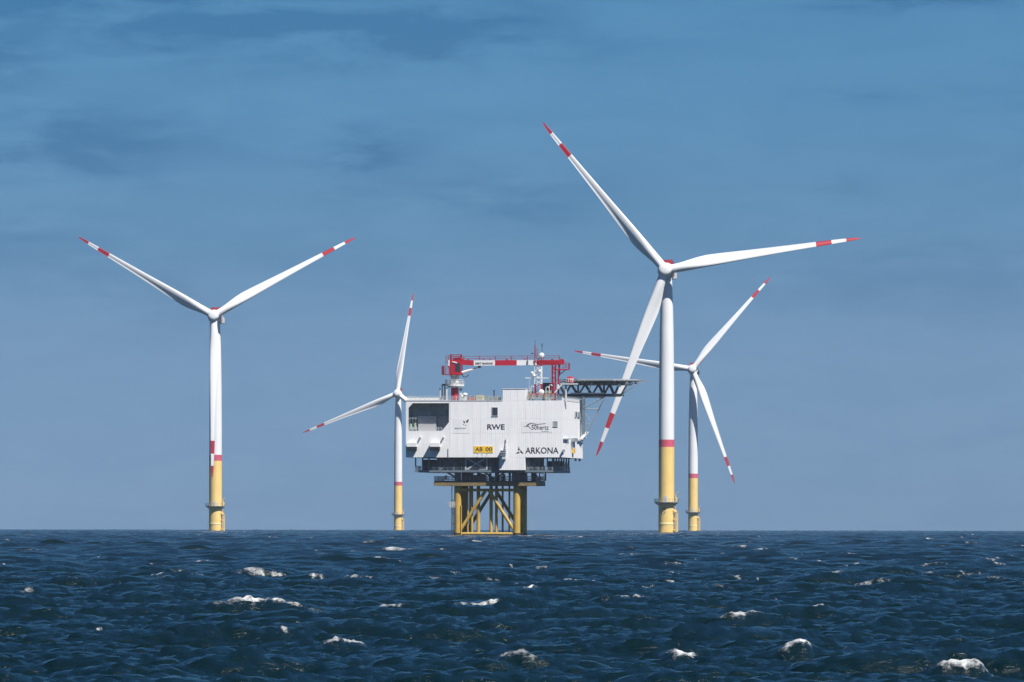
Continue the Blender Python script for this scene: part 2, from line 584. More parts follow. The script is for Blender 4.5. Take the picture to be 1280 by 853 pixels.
def sea_material():
    m = bpy.data.materials.new('sea_water')
    m.use_nodes = True
    nt = m.node_tree
    N, L = nt.nodes, nt.links
    b = N['Principled BSDF']
    b.inputs['IOR'].default_value = 1.333
    geo = N.new('ShaderNodeNewGeometry')
    # water body colour: deep blue green, patchy
    mp0 = N.new('ShaderNodeMapping')
    mp0.inputs['Scale'].default_value = (0.02, 0.006, 0.02)
    L.new(geo.outputs['Position'], mp0.inputs[0])
    n0 = N.new('ShaderNodeTexNoise')
    n0.inputs['Scale'].default_value = 1
    n0.inputs['Detail'].default_value = 4
    L.new(mp0.outputs[0], n0.inputs[0])
    cr = N.new('ShaderNodeMix')
    cr.data_type = 'RGBA'
    cr.inputs[6].default_value = (0.002, 0.0095, 0.0115, 1)
    cr.inputs[7].default_value = (0.0035, 0.016, 0.020, 1)
    L.new(n0.outputs[0], cr.inputs[0])
    # ripples
    mp = N.new('ShaderNodeMapping')
    mp.inputs['Scale'].default_value = (0.5, 1.0, 1.0)
    L.new(geo.outputs['Position'], mp.inputs[0])
    n1 = N.new('ShaderNodeTexNoise')
    n1.inputs['Scale'].default_value = 3.0
    n1.inputs['Detail'].default_value = 6
    n1.inputs['Roughness'].default_value = 0.6
    L.new(mp.outputs[0], n1.inputs[0])
    bp = N.new('ShaderNodeBump')
    bp.inputs['Strength'].default_value = 0.85
    bp.inputs['Distance'].default_value = 0.22
    L.new(n1.outputs[0], bp.inputs['Height'])
    # foam
    at = N.new('ShaderNodeAttribute')
    at.attribute_name = 'foam'
    mpf = N.new('ShaderNodeMapping')
    mpf.inputs['Scale'].default_value = (7.0, 3.0, 12.0)
    L.new(geo.outputs['Position'], mpf.inputs[0])
    nf = N.new('ShaderNodeTexNoise')
    nf.inputs['Scale'].default_value = 1.0
    nf.inputs['Detail'].default_value = 6
    nf.inputs['Roughness'].default_value = 0.75
    L.new(mpf.outputs[0], nf.inputs[0])
    ad = N.new('ShaderNodeMath')
    ad.operation = 'MULTIPLY_ADD'
    L.new(nf.outputs[0], ad.inputs[0])
    ad.inputs[1].default_value = 1.7
    L.new(at.outputs['Fac'], ad.inputs[2])
    mr = N.new('ShaderNodeMapRange')
    mr.interpolation_type = 'SMOOTHSTEP'
    mr.inputs[1].default_value = 1.12
    mr.inputs[2].default_value = 2.05
    L.new(ad.outputs[0], mr.inputs[0])
    gate = N.new('ShaderNodeMapRange')
    gate.inputs[1].default_value = 0.10
    gate.inputs[2].default_value = 0.40
    L.new(at.outputs['Fac'], gate.inputs[0])
    mk = N.new('ShaderNodeMath')
    mk.operation = 'MULTIPLY'
    L.new(mr.outputs[0], mk.inputs[0])
    L.new(gate.outputs[0], mk.inputs[1])
    mc = N.new('ShaderNodeMix')
    mc.data_type = 'RGBA'
    L.new(mk.outputs[0], mc.inputs[0])
    L.new(cr.outputs[2], mc.inputs[6])
    mc.inputs[7].default_value = (0.62, 0.64, 0.64, 1)
    L.new(mc.outputs[2], b.inputs['Base Color'])
    ro = N.new('ShaderNodeMapRange')
    ro.inputs[3].default_value = 0.13
    ro.inputs[4].default_value = 0.75
    L.new(mk.outputs[0], ro.inputs[0])
    L.new(ro.outputs[0], b.inputs['Roughness'])
    L.new(bp.outputs[0], b.inputs['Normal'])
    MATS['sea_water'] = m


sea_material()
sea = obj('sea', build_sea(), 'sea_water', kind='structure')
sea['label'] = 'choppy dark blue sea with scattered white breaking crests'

# ------------------------------------------------------------------ wind turbines
HUB_H = 103.2
ROTOR = 77.6
OVERHANG = 6.8
TILT = R_(-6)


def blade_sections():
    tab = [  # r, chord, thickness ratio, twist deg, circle blend (1 = round root)
        (2.2, 3.5, 1.0, 18, 1.0), (4.0, 3.5, 1.0, 18, 1.0), (6.5, 3.75, .86, 18, .72), (9.5, 4.35, .62, 17, .35), (13, 4.95, .46, 15.5, .1),
        (16.5, 5.15, .38, 13.5, 0), (21, 4.85, .32, 11, 0), (27, 4.25, .28, 8.5, 0), (34, 3.6, .25, 6, 0), (42, 3.0, .23, 4, 0),
        (50, 2.5, .21, 2.5, 0), (59.3, 2.0, .19, 1, 0), (65.4, 1.7, .18, 0, 0), (71.1, 1.32, .18, -.5, 0), (74, 1.0, .18, -.8, 0), (76, .62, .18, -1, 0), (76.9, .2, .2, -1, 0)]
    n = 14
    secs = []
    for r, c, t, tw, bl in tab:
        pts = []
        for i in range(2 * n):
            a = math.pi * i / n             # 0 = trailing edge, pi = leading edge
            xc = 0.5 * (1 + math.cos(a))    # 1 at trailing edge
            yt = 5 * t * (0.2969 * math.sqrt(max(xc, 0)) - 0.126 * xc - 0.3516 * xc ** 2 + 0.2843 * xc ** 3 - 0.1015 * xc ** 4)
            camb = 0.035 * (1 - (2 * xc - 0.9) ** 2)
            up = i <= n
            y = camb + yt if up else camb - yt
            if not up and xc > 0.55:        # hollow underside towards the trailing edge
                y += 0.05 * math.sin(math.pi * (xc - 0.55) / 0.45) * (1 - bl)
            ax, ay = (0.32 - xc) * c, y * c
            bx, by = -0.5 * math.cos(a) * c, 0.5 * math.sin(a) * c
            x, y = ax * (1 - bl) + bx * bl, ay * (1 - bl) + by * bl
            ct, st = math.cos(R_(tw + 6)), math.sin(R_(tw + 6))
            # leading edge +x, suction side +y (downwind); twist turns the leading edge upwind
            X = x * ct + y * st
            Y = -x * st + y * ct
            Y += 5.5 * (r / ROTOR) ** 2.2     # bent back by the wind
            pts.append((X, Y, r))
        secs.append((r, [(p[0], p[1], p[2] * ROTOR / 76.9) for p in pts]))
    return secs


def loft(secs):
    m = MB()
    n = len(secs[0][1])
    vs = [p for _, s in secs for p in s]
    fs = []
    for k in range(len(secs) - 1):
        for i in range(n):
            j = (i + 1) % n
            fs.append((k * n + i, k * n + j, (k + 1) * n + j, (k + 1) * n + i))
    fs.append(tuple(range(n)))
    fs.append(tuple((len(secs) - 1) * n + i for i in reversed(range(n))))
    return m.add(vs, fs)


def split_blade():
    S = blade_sections()
    white = loft([s for s in S if s[0] <= 59.3])
    w2 = loft([s for s in S if 65.4 <= s[0] <= 71.1])
    white.add(w2.v, w2.f)
    return (white.mesh('blade', True), loft([s for s in S if 59.3 <= s[0] <= 65.4]).mesh('red_band', True),
            loft([s for s in S if s[0] >= 71.1]).mesh('red_tip', True))


BLADE, BLADE_BAND, BLADE_TIP = split_blade()


def ylathe(prof, n=40):
    """lathe about the y axis: profile of (radius, y)"""
    m = MB().lathe([(r, z) for r, z in prof], n)
    m.v = [(x, z, y) for x, y, z in m.v]
    return m


def turbine_meshes():
    M = {}
    M['tower'] = MB().lathe([(3.05, 36.7), (3.02, 50), (2.92, 66), (2.72, 80), (2.48, 90), (2.1, 99), (2.05, 101.0)], 48).mesh('tower', True)
    M['tower_band'] = MB().lathe([(3.06, 33.8), (3.06, 36.7)], 48).mesh('tower_band', True)
    M['transition_piece'] = MB().lathe([(3.12, -4), (3.12, 3.2), (3.12, 12.2), (3.07, 13), (3.07, 33.8)], 48).mesh('transition_piece', True)
    M['flange'] = MB().lathe([(3.2, 3.3), (3.24, 3.35), (3.24, 3.95), (3.2, 4.0)], 48).mesh('flange', True)
    pl = MB().lathe([(3.16, 11.75), (4.75, 12.0), (4.85, 12.0), (4.85, 12.3), (3.16, 12.3)], 24, caps=False)
    for k in range(12):
        t = 2 * math.pi * k / 12
        pl.beam((3.1 * math.cos(t), 3.1 * math.sin(t), 10.9), (4.6 * math.cos(t), 4.6 * math.sin(t), 11.9), .18, .25)
    M['service_platform'] = pl.mesh('service_platform')
    M['railing'] = MB().rail([(4.78 * math.cos(t), 4.78 * math.sin(t), 12.3) for t in [2 * math.pi * i / 20 for i in range(20)]], 1.15, 1.0, .05, 3, True).mesh('railing')
    bl = MB()
    a = R_(-14)                      # boat landing: fenders, rungs and a rest platform on the right hand side
    ca, sa = math.cos(a), math.sin(a)
    P = lambda r, t, z: (r * ca - t * sa, r * sa + t * ca, z)
    for t in (-0.9, 0.9):
        bl.tube(P(4.3, t, -3), P(4.3, t, 8.2), .22, 8)
        bl.tube(P(4.3, t, 8.2), P(3.1, t, 9.0), .2, 8)
        for z in (0.9, 5.2):
            bl.tube(P(4.3, t, z), P(3.1, t, z + .3), .17, 8)
    for t in (-.3, .3):
        bl.tube(P(3.75, t, -2), P(3.75, t, 12), .06, 6)
    for k in range(40):
        bl.tube(P(3.75, -.3, -1.5 + k * .34), P(3.75, .3, -1.5 + k * .34), .035, 5)
    bl.box(3.3, 4.6, -1.9, .6, 8.4, 8.55)
    M['boat_landing'] = bl.mesh('boat_landing', True)
    d = MB()                         # small davit and its cabinet on the platform, right hand side
    d.tube((3.75, -.9, 12.3), (3.75, -.9, 15.6), .22, 8)
    d.tube((3.75, -.9, 15.5), (4.9, -1.7, 16.0), .13, 8)
    d.box(3.5, 4.3, .1, 1.2, 12.3, 13.9)
    M['davit'] = d.mesh('davit', True)
    dm = MB()
    dm.prism([(-.55, 12.3), (.55, 12.3), (.55, 14.4), (.3, 14.7), (-.3, 14.7), (-.55, 14.4)], 'y', -3.17, -2.9)
    M['door'] = dm.mesh('door')
    # nacelle group, built round the hub centre with the rotor axis along y (wind side negative)
    M['hub'] = ylathe([(.02, -3.35), (1.2, -3.3), (2.1, -3.05), (2.5, -2.6), (2.62, -2.0), (2.66, -.6), (2.55, 1.6), (2.5, 2.3)]).mesh('hub', True)
    M['generator_ring'] = ylathe([(2.3, 2.45), (3.1, 2.5), (3.28, 2.8), (3.28, 4.6), (3.1, 4.9), (2.4, 4.95)]).mesh('generator_ring', True)
    M['nacelle'] = ylathe([(2.2, 5.0), (2.75, 5.1), (2.85, 5.6), (2.85, 12.8), (2.5, 13.6), (1.6, 13.9)]).mesh('nacelle', True)
    M['hoist_platform'] = MB().box(-2.2, 2.2, 6.2, 13.4, 3.0, 3.15).box(-2.2, 2.2, 6.2, 6.35, 3.15, 4.9).box(-2.2, -2.05, 6.35, 13.25, 3.15, 4.9).box(2.05, 2.2, 6.35, 13.25, 3.15, 4.9).box(-2.2, 2.2, 13.25, 13.4, 3.15, 4.9).mesh('hoist_platform')
    M['cooler'] = MB().box(2.2, 3.6, 10.5, 12.6, -2.0, .3).box(2.6, 3.2, 10.9, 12.2, .3, .8).mesh('cooler')
    M['wind_vane'] = MB().tube((1.2, 12.9, 2.9), (1.2, 12.9, 6.0), .06, 6).tube((.6, 12.9, 5.8), (1.8, 12.9, 5.8), .05, 6).mesh('wind_vane')
    M['red_stripe'] = ylathe([(2.87, 9.4), (2.88, 9.5), (2.88, 10.6), (2.87, 10.7)]).mesh('red_stripe', True)
    return M


TM = turbine_meshes()
TMAT = {'tower': 'tower_white', 'tower_band': 'band_red', 'transition_piece': 'tp_yellow', 'flange': 'pale_yellow', 'service_platform': 'steel_grey', 'railing': 'steel_grey',
        'boat_landing': 'tp_yellow', 'davit': 'tp_yellow', 'door': 'steel_light', 'hub': 'blade_white', 'generator_ring': 'tower_white', 'nacelle': 'tower_white',
        'hoist_platform': 'dark_red', 'cooler': 'steel_light', 'wind_vane': 'steel_dark', 'red_stripe': 'signal_red'}


def text_mesh(body, x0, x1, z0, z1, bold=0.0, extrude=0.015, shear=0.0):
    """flat lettering in the xz plane facing -y, fitted to a box"""
    c = bpy.data.curves.new('lettering', 'FONT')
    c.body = body
    c.size = 1.0
    c.offset = bold
    c.extrude = 0.02
    c.shear = shear
    c.resolution_u = 3
    o = bpy.data.objects.new('lettering', c)
    COL.objects.link(o)
    dg = bpy.context.evaluated_depsgraph_get()
    dg.update()
    me = bpy.data.meshes.new_from_object(o.evaluated_get(dg))
    bpy.data.objects.remove(o)
    bpy.data.curves.remove(c)
    vs = np.array([v.co[:] for v in me.vertices])
    lo, hi = vs.min(0), vs.max(0)
    for v in me.vertices:
        p = (np.array(v.co[:]) - lo) / np.maximum(hi - lo, 1e-6)
        v.co = (x0 + p[0] * (x1 - x0), -(p[2] * 2 * extrude), z0 + p[1] * (z1 - z0))
    me.name = 'lettering'
    me.materials.clear()
    return me


def turbine(px, dist, alpha, label, idmarks=None):
    X = (px - 640) / F_PX * dist
    t = thing('wind_turbine', label, 'wind turbine', (X, dist, drop(X, dist)), R_(-6), 'offshore wind turbines')
    for k in ('transition_piece', 'tower', 'tower_band', 'flange', 'service_platform', 'boat_landing', 'davit', 'door'):
        o = obj(k, TM[k], TMAT[k], t)
        if k == 'tower_band':
            o['label'] = 'faded red warning band round the tower'
        if k == 'service_platform':
            obj('railing', TM['railing'], TMAT['railing'], o)
    hub_m = Matrix.Translation((0, -OVERHANG, HUB_H)) @ Matrix.Rotation(TILT, 4, 'X')
    for k in ('hub', 'generator_ring', 'nacelle'):
        o = obj(k, TM[k], TMAT[k], t)
        o.matrix_local = hub_m
        if k == 'nacelle':
            for c in ('hoist_platform', 'cooler', 'wind_vane', 'red_stripe'):
                obj(c, TM[c], TMAT[c], o)
    for i in range(3):
        b = obj('blade', BLADE, 'blade_white', t)
        b.matrix_local = hub_m @ Matrix.Rotation(R_(90 - alpha - 120 * i), 4, 'Y')
        obj('red_band', BLADE_BAND, 'signal_red', b)
        obj('red_tip', BLADE_TIP, 'signal_red', b)
    if idmarks:
        for body, z in idmarks:
            me = text_mesh(body, -1.0, .8, z, z + 1.25, .02)
            bend = R_(-14)
            for v in me.vertices:      # wrapped round the pile
                ang = v.co.x / 3.12 + bend
                rr = 3.125 - v.co.y
                v.co = (rr * math.sin(ang), -rr * math.cos(ang), v.co.z)
            obj('lettering', me, 'lettering_grey', t)
    return t


turbine(833.0, F_PX / 3.179, 129.7, 'largest white wind turbine, its lower blade passing behind the helideck', [('AB', 8.9), ('17', 7.2)])
turbine(269.3, F_PX / 2.606, 149.7, 'white wind turbine standing alone on the left, two blades raised in a wide V')
turbine(497.6, F_PX / 1.659, 82.0, 'small distant wind turbine partly hidden by the left edge of the platform')
turbine(866.3, F_PX / 1.959, 50.6, 'mid-sized wind turbine just right of and behind the largest turbine')

# ------------------------------------------------------------------ offshore substation
SS = 4.67                          # photo px per metre at the platform
PD = F_PX / SS
YAW = R_(-8)
PX0 = 605.0                        # photo column of the middle of the front wall
cY, sY = math.cos(YAW), -math.sin(YAW)
P_X = (PX0 - 640) / SS
P_LOC = (P_X, PD, drop(P_X, PD))


def pu(x, v=0.0):
    return ((x - PX0) / SS - v * sY) / cY


def pz(y):
    return CAM_H - P_LOC[2] + (Y_LEVEL - y) / SS


sub = thing('offshore_substation', 'white boxy offshore substation platform on a yellow steel jacket', 'platform', P_LOC, YAW)


def sthing(name, label, cat, u, v, z, group=None, rz=0.0):
    M = Matrix.Translation(P_LOC) @ Matrix.Rotation(YAW, 4, 'Z')
    return thing(name, label, cat, tuple(M @ Vector((u, v, z))), YAW + rz, group)


def part(m, name, mat, parent=sub, smooth=False, **kw):
    return m.build(name, mat, parent, smooth, **kw)


UL, UR, VB = pu(507), pu(703), 41.5
Z_ROOF, Z_BOT, Z_PENT, Z_CAB, Z_LOW1, Z_LOW0 = pz(501), pz(572), pz(486.5), pz(588), pz(601), pz(607.5)

PANEL_CACHE = {}


def panel_mesh(w, h, ribs=4):
    key = (round(w, 3), round(h, 3), ribs)
    if key not in PANEL_CACHE:
        g, d = 0.012, 0.018
        xs = [(g, 0)]
        p = (w - 2 * g) / ribs
        for i in range(ribs):
            x = g + i * p
            xs += [(x + p * .08, -d), (x + p * .62, -d), (x + p * .70, -d * .25), (x + p * .97, -d * .25)]
        xs.append((w - g, 0))
        m = MB()
        n = len(xs)
        m.v = [(x, y, g) for x, y in xs] + [(x, y, h - g) for x, y in xs]
        m.f = [(i, i + 1, n + i + 1, n + i) for i in range(n - 1)] + [tuple(range(n)), tuple(range(2 * n - 1, n - 1, -1))]
        PANEL_CACHE[key] = m.mesh('panel')
        PANEL_CACHE[key].materials.append(MATS['wall_white'])
    return PANEL_CACHE[key]


def panel_field(parent, u0, u1, rows, ncol, v=0.0, side=False, ribs=4):
    w = (u1 - u0) / ncol
    for z0, z1 in zip(rows[:-1], rows[1:]):
        for i in range(ncol):
            o = obj('panel', panel_mesh(w, z1 - z0, ribs), None, parent)
            if side:
                o.location = (v, u0 + i * w, z0)
                o.rotation_euler = (0, 0, R_(90))
            else:
                o.location = (u0 + i * w, v, z0)


U_BAY = pu(562.5)
rows = [Z_BOT, pz(542), pz(524), Z_ROOF]
fw = part(MB().box(U_BAY, UR - .02, .02, .4, Z_BOT, Z_ROOF), 'front_wall', 'wall_white')
panel_field(fw, U_BAY, UR, rows, 15, 0.0)
sw = part(MB().box(UR - .4, UR - .02, .42, VB - .02, Z_BOT, Z_ROOF), 'side_wall', 'wall_white')
panel_field(sw, 0.05, VB, rows, 19, UR, side=True)
part(MB().box(UL, UR, VB - .4, VB, Z_BOT, Z_ROOF), 'rear_wall', 'wall_white')
part(MB().box(UL, UL + .3, .45, VB - .42, Z_BOT, Z_ROOF), 'side_wall', 'wall_white')
part(MB().box(UL + .32, UR - .42, .45, VB - .42, Z_ROOF - .6, Z_ROOF - .3), 'roof', 'roof_grey')
part(MB().box(UL + .32, UR - .42, .45, VB - .42, Z_BOT, Z_BOT + .4), 'floor', 'steel_dark')

# open bay on the left: smooth plates round a six-cornered opening
bay = part(MB().box(UL, UL + .02, .42, .44, Z_BOT, Z_ROOF), 'bay_frame', 'plate_white')
o_l, o_r, o_t, o_b = pu(510), pu(561), pz(504.2), pz(539)


def plate(poly, v0=0.0, v1=.4):
    return part(MB().prism(poly, 'y', v0, v1), 'plate', 'plate_white', bay)


c1u, c1z = pu(515.5), pz(510.5)
c2u, c2z = pu(552), pz(528)
plate([(UL, o_t), (U_BAY, o_t), (U_BAY, Z_ROOF), (UL, Z_ROOF)])
plate([(UL, o_b), (o_l, o_b), (o_l, o_t), (UL, o_t)])
plate([(o_r, o_b), (U_BAY, o_b), (U_BAY, o_t), (o_r, o_t)])
plate([(o_l, c1z), (c1u, o_t), (o_l, o_t)])
plate([(c2u, o_b), (o_r, o_b), (o_r, c2z)])
um = pu(535)
plate([(UL, pz(553)), (um, pz(553)), (um, o_b), (UL, o_b)])
plate([(um, pz(553)), (U_BAY, pz(553)), (U_BAY, o_b), (um, o_b)])
plate([(UL, Z_BOT), (pu(529), Z_BOT), (pu(529), pz(553)), (UL, pz(553))], -.03, .4)
plate([(pu(529), Z_BOT), (U_BAY, Z_BOT), (U_BAY, pz(553)), (pu(529), pz(553))], -.05, .4)
part(MB().box(UL - .03, U_BAY, -.12, .0, Z_ROOF - .02, Z_ROOF + .18), 'roof_edge', 'plate_white')
part(MB().box(U_BAY, pu(628) - .02, -.14, .0, Z_ROOF - .02, Z_ROOF + .1), 'roof_edge', 'plate_white')
part(MB().box(pu(560) - .12, pu(560) + .12, -.2, -.052, Z_BOT - .1, pz(561)), 'drain_pipe', 'steel_grey')

# inside of the bay
RV = 5.5
rec = part(MB().box(UL + .32, U_BAY + .2, RV, RV + .2, o_b - 1.0, Z_ROOF - .62), 'recess', 'recess_grey')
for k in range(16):                                   # ribs of the back wall
    u = UL + .6 + k * .74
    part(MB().box(u, u + .24, RV - .16, RV - .002, o_b - .3, Z_ROOF - .64), 'wall_rib', 'recess_grey', rec)
part(MB().box(UL + .32, U_BAY + .2, .42, RV, o_b - .5, o_b - .12), 'bay_floor', 'steel_light')
part(MB().box(U_BAY, U_BAY + .2, .42, RV - .2, o_b - .1, Z_ROOF - .62), 'bay_side', 'recess_grey')
part(MB().box(UL + .4, U_BAY - .02, 3.2, 3.6, pz(508.5), pz(506.8)), 'beam', 'steel_grey', rec)
part(MB().box(UL + .4, U_BAY - .02, 4.7, 5.1, pz(520.2), pz(519)), 'beam', 'steel_grey', rec)
part(MB().tube((pu(518, 4), 4, o_b), (pu(518, 4), 4, Z_ROOF - .7), .10, 8), 'pipe', 'steel_light', rec)
part(MB().tube((pu(557.3, 2), 2, o_b), (pu(557.3, 2), 2, Z_ROOF - .7), .16, 8), 'pipe', 'steel_grey', rec)
part(MB().box(pu(548), pu(559.5), .9, 1.5, pz(507.4), pz(506.4)).tube((pu(556.5), 1.2, pz(507.4)), (pu(556.5), 1.2, pz(511)), .18, 8), 'trolley_hoist', 'steel_light', rec)
part(MB().tube((pu(536.5, 4), 4, pz(519)), (pu(536.5, 4), 4, pz(515)), .16, 8), 'lamp', 'white', rec)
part(MB().rail([(o_l + .1, .9, o_b - .11), (c2u - .1, .9, o_b - .11)], 1.15, 1.0, .05, 3), 'railing', 'steel_light', rec)

ct = sthing('container', 'grey steel container standing inside the open bay', 'container', pu(533.5, 2.8), 2.8, o_b - .12)
cw = (545 - 522) / SS / 2
ch = pz(520.5) - o_b + .1
part(MB().box(-cw, cw, 0, 2.4, .1, ch), 'body', 'container_grey', ct)
for k in range(8):
    u = -cw + .2 + k * (2 * cw - .4) / 7
    part(MB().box(u - .07, u + .07, -.07, -.002, .3, ch - .15), 'rib', 'container_grey', ct)
part(MB().box(-cw - .02, cw + .02, -.1, .1, ch - .14, ch + .05), 'rail_top', 'steel_light', ct)
for k, x in enumerate((512, 515.8, 519.6)):
    tk = sthing('gas_cylinder', ('white capped vent pipe nearest the left edge of the open bay', 'middle one of three white capped vent pipes in the open bay', 'white capped vent pipe next to the grey container')[k], 'vent pipe', pu(x, 3.2), 3.2, o_b - .12, 'capped vent pipes in the open bay')
    tk.name = 'vent_pipe'
    part(MB().tube((0, 0, 0), (0, 0, pz(523.5) - o_b), .22, 10), 'pipe', 'steel_grey', tk, True)
    part(MB().ball((0, 0, pz(522) - o_b), .42, 12, 8, .8), 'cap', 'white', tk, True)
pw = sthing('pump_unit', 'green grey pump unit under the capped vent pipes', 'pump', pu(516, 2.6), 2.6, o_b - .12)
part(MB().box(-1.1, 1.1, -.5, .6, 0, .5), 'base_frame', 'steel_dark', pw)
part(MB().tube((-.6, 0, .5), (-.6, 0, 2.1), .35, 10).tube((.5, 0, .5), (.5, 0, 2.3), .35, 10), 'cylinder', 'green_grey', pw, True)
part(MB().box(-.25, .2, -.3, .3, .5, 1.2), 'motor', 'steel_grey', pw)

# ventilation hoods low on the bay wall
for x0, x1 in ((509.5, 521.5), (538.5, 550.5)):
    a, b = pu(x0), pu(x1)
    h = part(MB().prism([(-.051, pz(553.2)), (-2.1, pz(553.6)), (-2.1, pz(558.8)), (-.051, pz(558.8))], 'x', a, b), 'ventilation_hood', 'plate_white')
    part(MB().box(a + .1, b - .1, -2.02, -.052, pz(563), pz(558.8) - .01), 'louvre_box', 'growth_black', h)
    for k in range(3):
        z = pz(562.3) + k * .28
        part(MB().box(a + .05, b - .05, -2.1, -2.022, z, z + .09), 'louvre', 'steel_dark', h)
    part(MB().beam((pu(x1 + 4.2), 0, pz(546.2)), (pu(x1 + 4.2), -1.1, pz(546.2)), .28, .5), 'lifting_beam', 'plate_white', h)

# penthouse and the box hanging below the wall line
pent = part(MB().box(pu(628), pu(657), .02, 9, Z_ROOF - .28, Z_PENT), 'penthouse', 'wall_white')
panel_field(pent, pu(628), pu(657), [Z_ROOF, Z_PENT], 3, 0.0)
part(MB().box(pu(628) - .06, pu(657) + .06, -.14, 9.06, Z_PENT + .002, Z_PENT + .14), 'roof_edge', 'plate_white', pent)
hang = part(MB().box(pu(624), pu(656.5), .02, 7, Z_CAB + .03, Z_BOT - .002), 'lower_box', 'wall_white')
panel_field(hang, pu(624), pu(656.5), [Z_CAB + .03, Z_BOT], 3, 0.0)


def window(x0, x1, y0, y1, mat='glass_dark', parent=fw, frame='steel_light'):
    a, b, c, d = pu(x0), pu(x1), pz(y1), pz(y0)
    w = part(MB().box(a - .14, b + .14, -.12, -.031, d, d + .14).box(a - .14, b + .14, -.2, -.031, c - .14, c).box(a - .14, a, -.12, -.031, c, d).box(b, b + .14, -.12, -.031, c, d), 'window', frame, parent)
    part(MB().box(a, b, -.07, -.032, c, d), 'pane', mat, w) if parent is sub else part(MB().box(a, b, -.07, -.032, c, d), 'pane', mat, parent)
    return w


window(615, 621.8, 509.8, 520, parent=sub)
window(691.6, 696.4, 527.3, 533, mat='steel_grey', parent=sub)
# openings and fittings on the right-hand wall (v runs along it)
U1 = UR + .1


def pv(x):                           # photo column on the right-hand wall to depth
    return ((x - PX0) / SS - U1 * cY) / sY


for x0, x1, mt in ((719.5, 721, 'glass_dark'), (722.7, 725.6, 'steel_grey')):
    w = part(MB().box(U1, U1 + .14, pv(x0) - .3, pv(x1) + .3, pz(520.2), pz(512.8)), 'window', 'steel_light')
    part(MB().box(U1 + .142, U1 + .2, pv(x0), pv(x1), pz(519.5), pz(513.6)), 'pane', mt, w)
part(MB().box(U1, U1 + .5, pv(703.8), pv(711), pz(549.3), pz(548)), 'cable_tray', 'steel_light')
part(MB().box(U1, U1 + .8, pv(714.5), pv(719.5), pz(551.5), pz(547)), 'equipment_cabinet', 'steel_grey')
part(MB().box(U1, U1 + .4, pv(722), pv(728.5), pz(550), pz(548.5)), 'cable_tray', 'steel_light')
part(MB().tube((U1 + .3, pv(714), pz(562)), (U1 + .3, pv(714), pz(551)), .14, 8), 'pipe', 'steel_blue')
part(MB().tube((U1 + .3, pv(707.5), pz(556)), (U1 + .3, pv(707.5), pz(550)), .1, 8), 'pipe', 'steel_grey')
part(MB().box(U1, U1 + .5, pv(715.5), pv(717.5), pz(566), pz(559.5)), 'warning_plate', 'amber')
part(MB().box(U1, U1 + .3, pv(702.9), pv(704.6), pz(565.5), pz(562)), 'junction_box', 'steel_grey')
part(MB().tube((U1, pv(725), pz(549)), (U1 + 1.4, pv(727.5), pz(545.5)), .12, 8).beam((U1 + .5, pv(725), pz(547.5)), (U1 + 1.9, pv(727), pz(538)), .5, .5), 'life_raft_davit', 'white')
for x, y in ((727.5, 575.5), (722, 576)):
    part(MB().box(UR - .5, UR, pv(x) - .4, pv(x) + .4, Z_BOT - .75, Z_BOT - .05), 'flood_lamp', 'steel_dark')

# bracket with slats above the hanging box
br = part(MB().tube((pu(632.4), -.35, pz(572)), (pu(632.8), -.35, pz(548)), .12, 8), 'bracket', 'steel_light')
for y in (563.2, 566.2, 569.2):
    part(MB().box(pu(626.3), pu(632.6), -1.5, -.1, pz(y) - .06, pz(y) + .06), 'slat', 'steel_light', br)
part(MB().box(pu(628.2), pu(632.6), -1.3, -.1, pz(574.4), pz(570)), 'lamp_housing', 'steel_light', br)
part(MB().prism([(-.1, pz(550)), (-.1, pz(562)), (-1.2, pz(562))], 'x', pu(632.2), pu(632.7)), 'gusset', 'steel_light', br)

# lettering and signs on the front wall
LV = -.034


def letters(body, x0, x1, y0, y1, mat, bold=0.0, parent=sub, v=LV, name='lettering', label=None):
    me = text_mesh(body, pu(x0), pu(x1), pz(y1), pz(y0), bold)
    return obj(name, me, mat, parent, (0, v, 0), label=label)


def board(x0, x1, y0, y1, mat, name, v0=-.1, v1=-.09):
    return part(MB().box(pu(x0), pu(x1), -.05, -.0305, pz(y1), pz(y0)), name, mat)


letters('RWE', 609, 630.7, 530.6, 537.2, 'lettering_navy', .018, label='bold navy company lettering')
eb = board(566, 587, 523.5, 542, 'plate_white', 'logo_board')
letters('equinor', 568.3, 582.6, 534.4, 537.2, 'lettering_grey', .0, eb, -.052)


def mark(polys, mat, parent, name='emblem', v=LV):
    m = MB()
    for poly in polys:
        m.prism([(pu(x), pz(y)) for x, y in poly], 'y', v - .02, v)
    return part(m, name, mat, parent)


mark([[(579, 526.3), (580.2, 526.2), (581.2, 528.8), (580.6, 529.6), (579.4, 528.4)],
      [(582.2, 527.2), (585.6, 523.8), (585.4, 526.8), (583.4, 529)],
      [(578.6, 530.6), (579.8, 530.4), (579.9, 531.2), (578.9, 531.4)],
      [(581, 532), (581.8, 531), (583, 531.6), (582, 532.4)]], 'lettering_black', eb, v=-.052)
hb = board(651.5, 690, 527, 541, 'plate_white', 'logo_board')
letters('50hertz', 664.3, 685.6, 531.6, 537.4, 'lettering_black', .004, hb, -.052)
letters('elia group', 676.5, 685.6, 538.7, 540.0, 'lettering_grey', 0, hb, -.052)
mark([[(653.6, 533.6), (658, 532.6), (661.5, 530), (660.2, 532.4), (662.2, 534.4), (659.6, 533.6)],
      [(657.6, 532.2), (660, 530), (663.6, 528.8), (671, 530), (664, 529.8), (660.8, 531.4)],
      [(665, 531.2), (681, 529.4), (682.4, 530), (666, 531.9)],
      [(661.2, 534.6), (663.6, 535.4), (663.2, 536.2), (660.8, 535.2)]], 'lettering_grey', hb, v=-.052)
letters('ARKONA', 656.6, 698, 559.4, 567.2, 'lettering_black', .008)
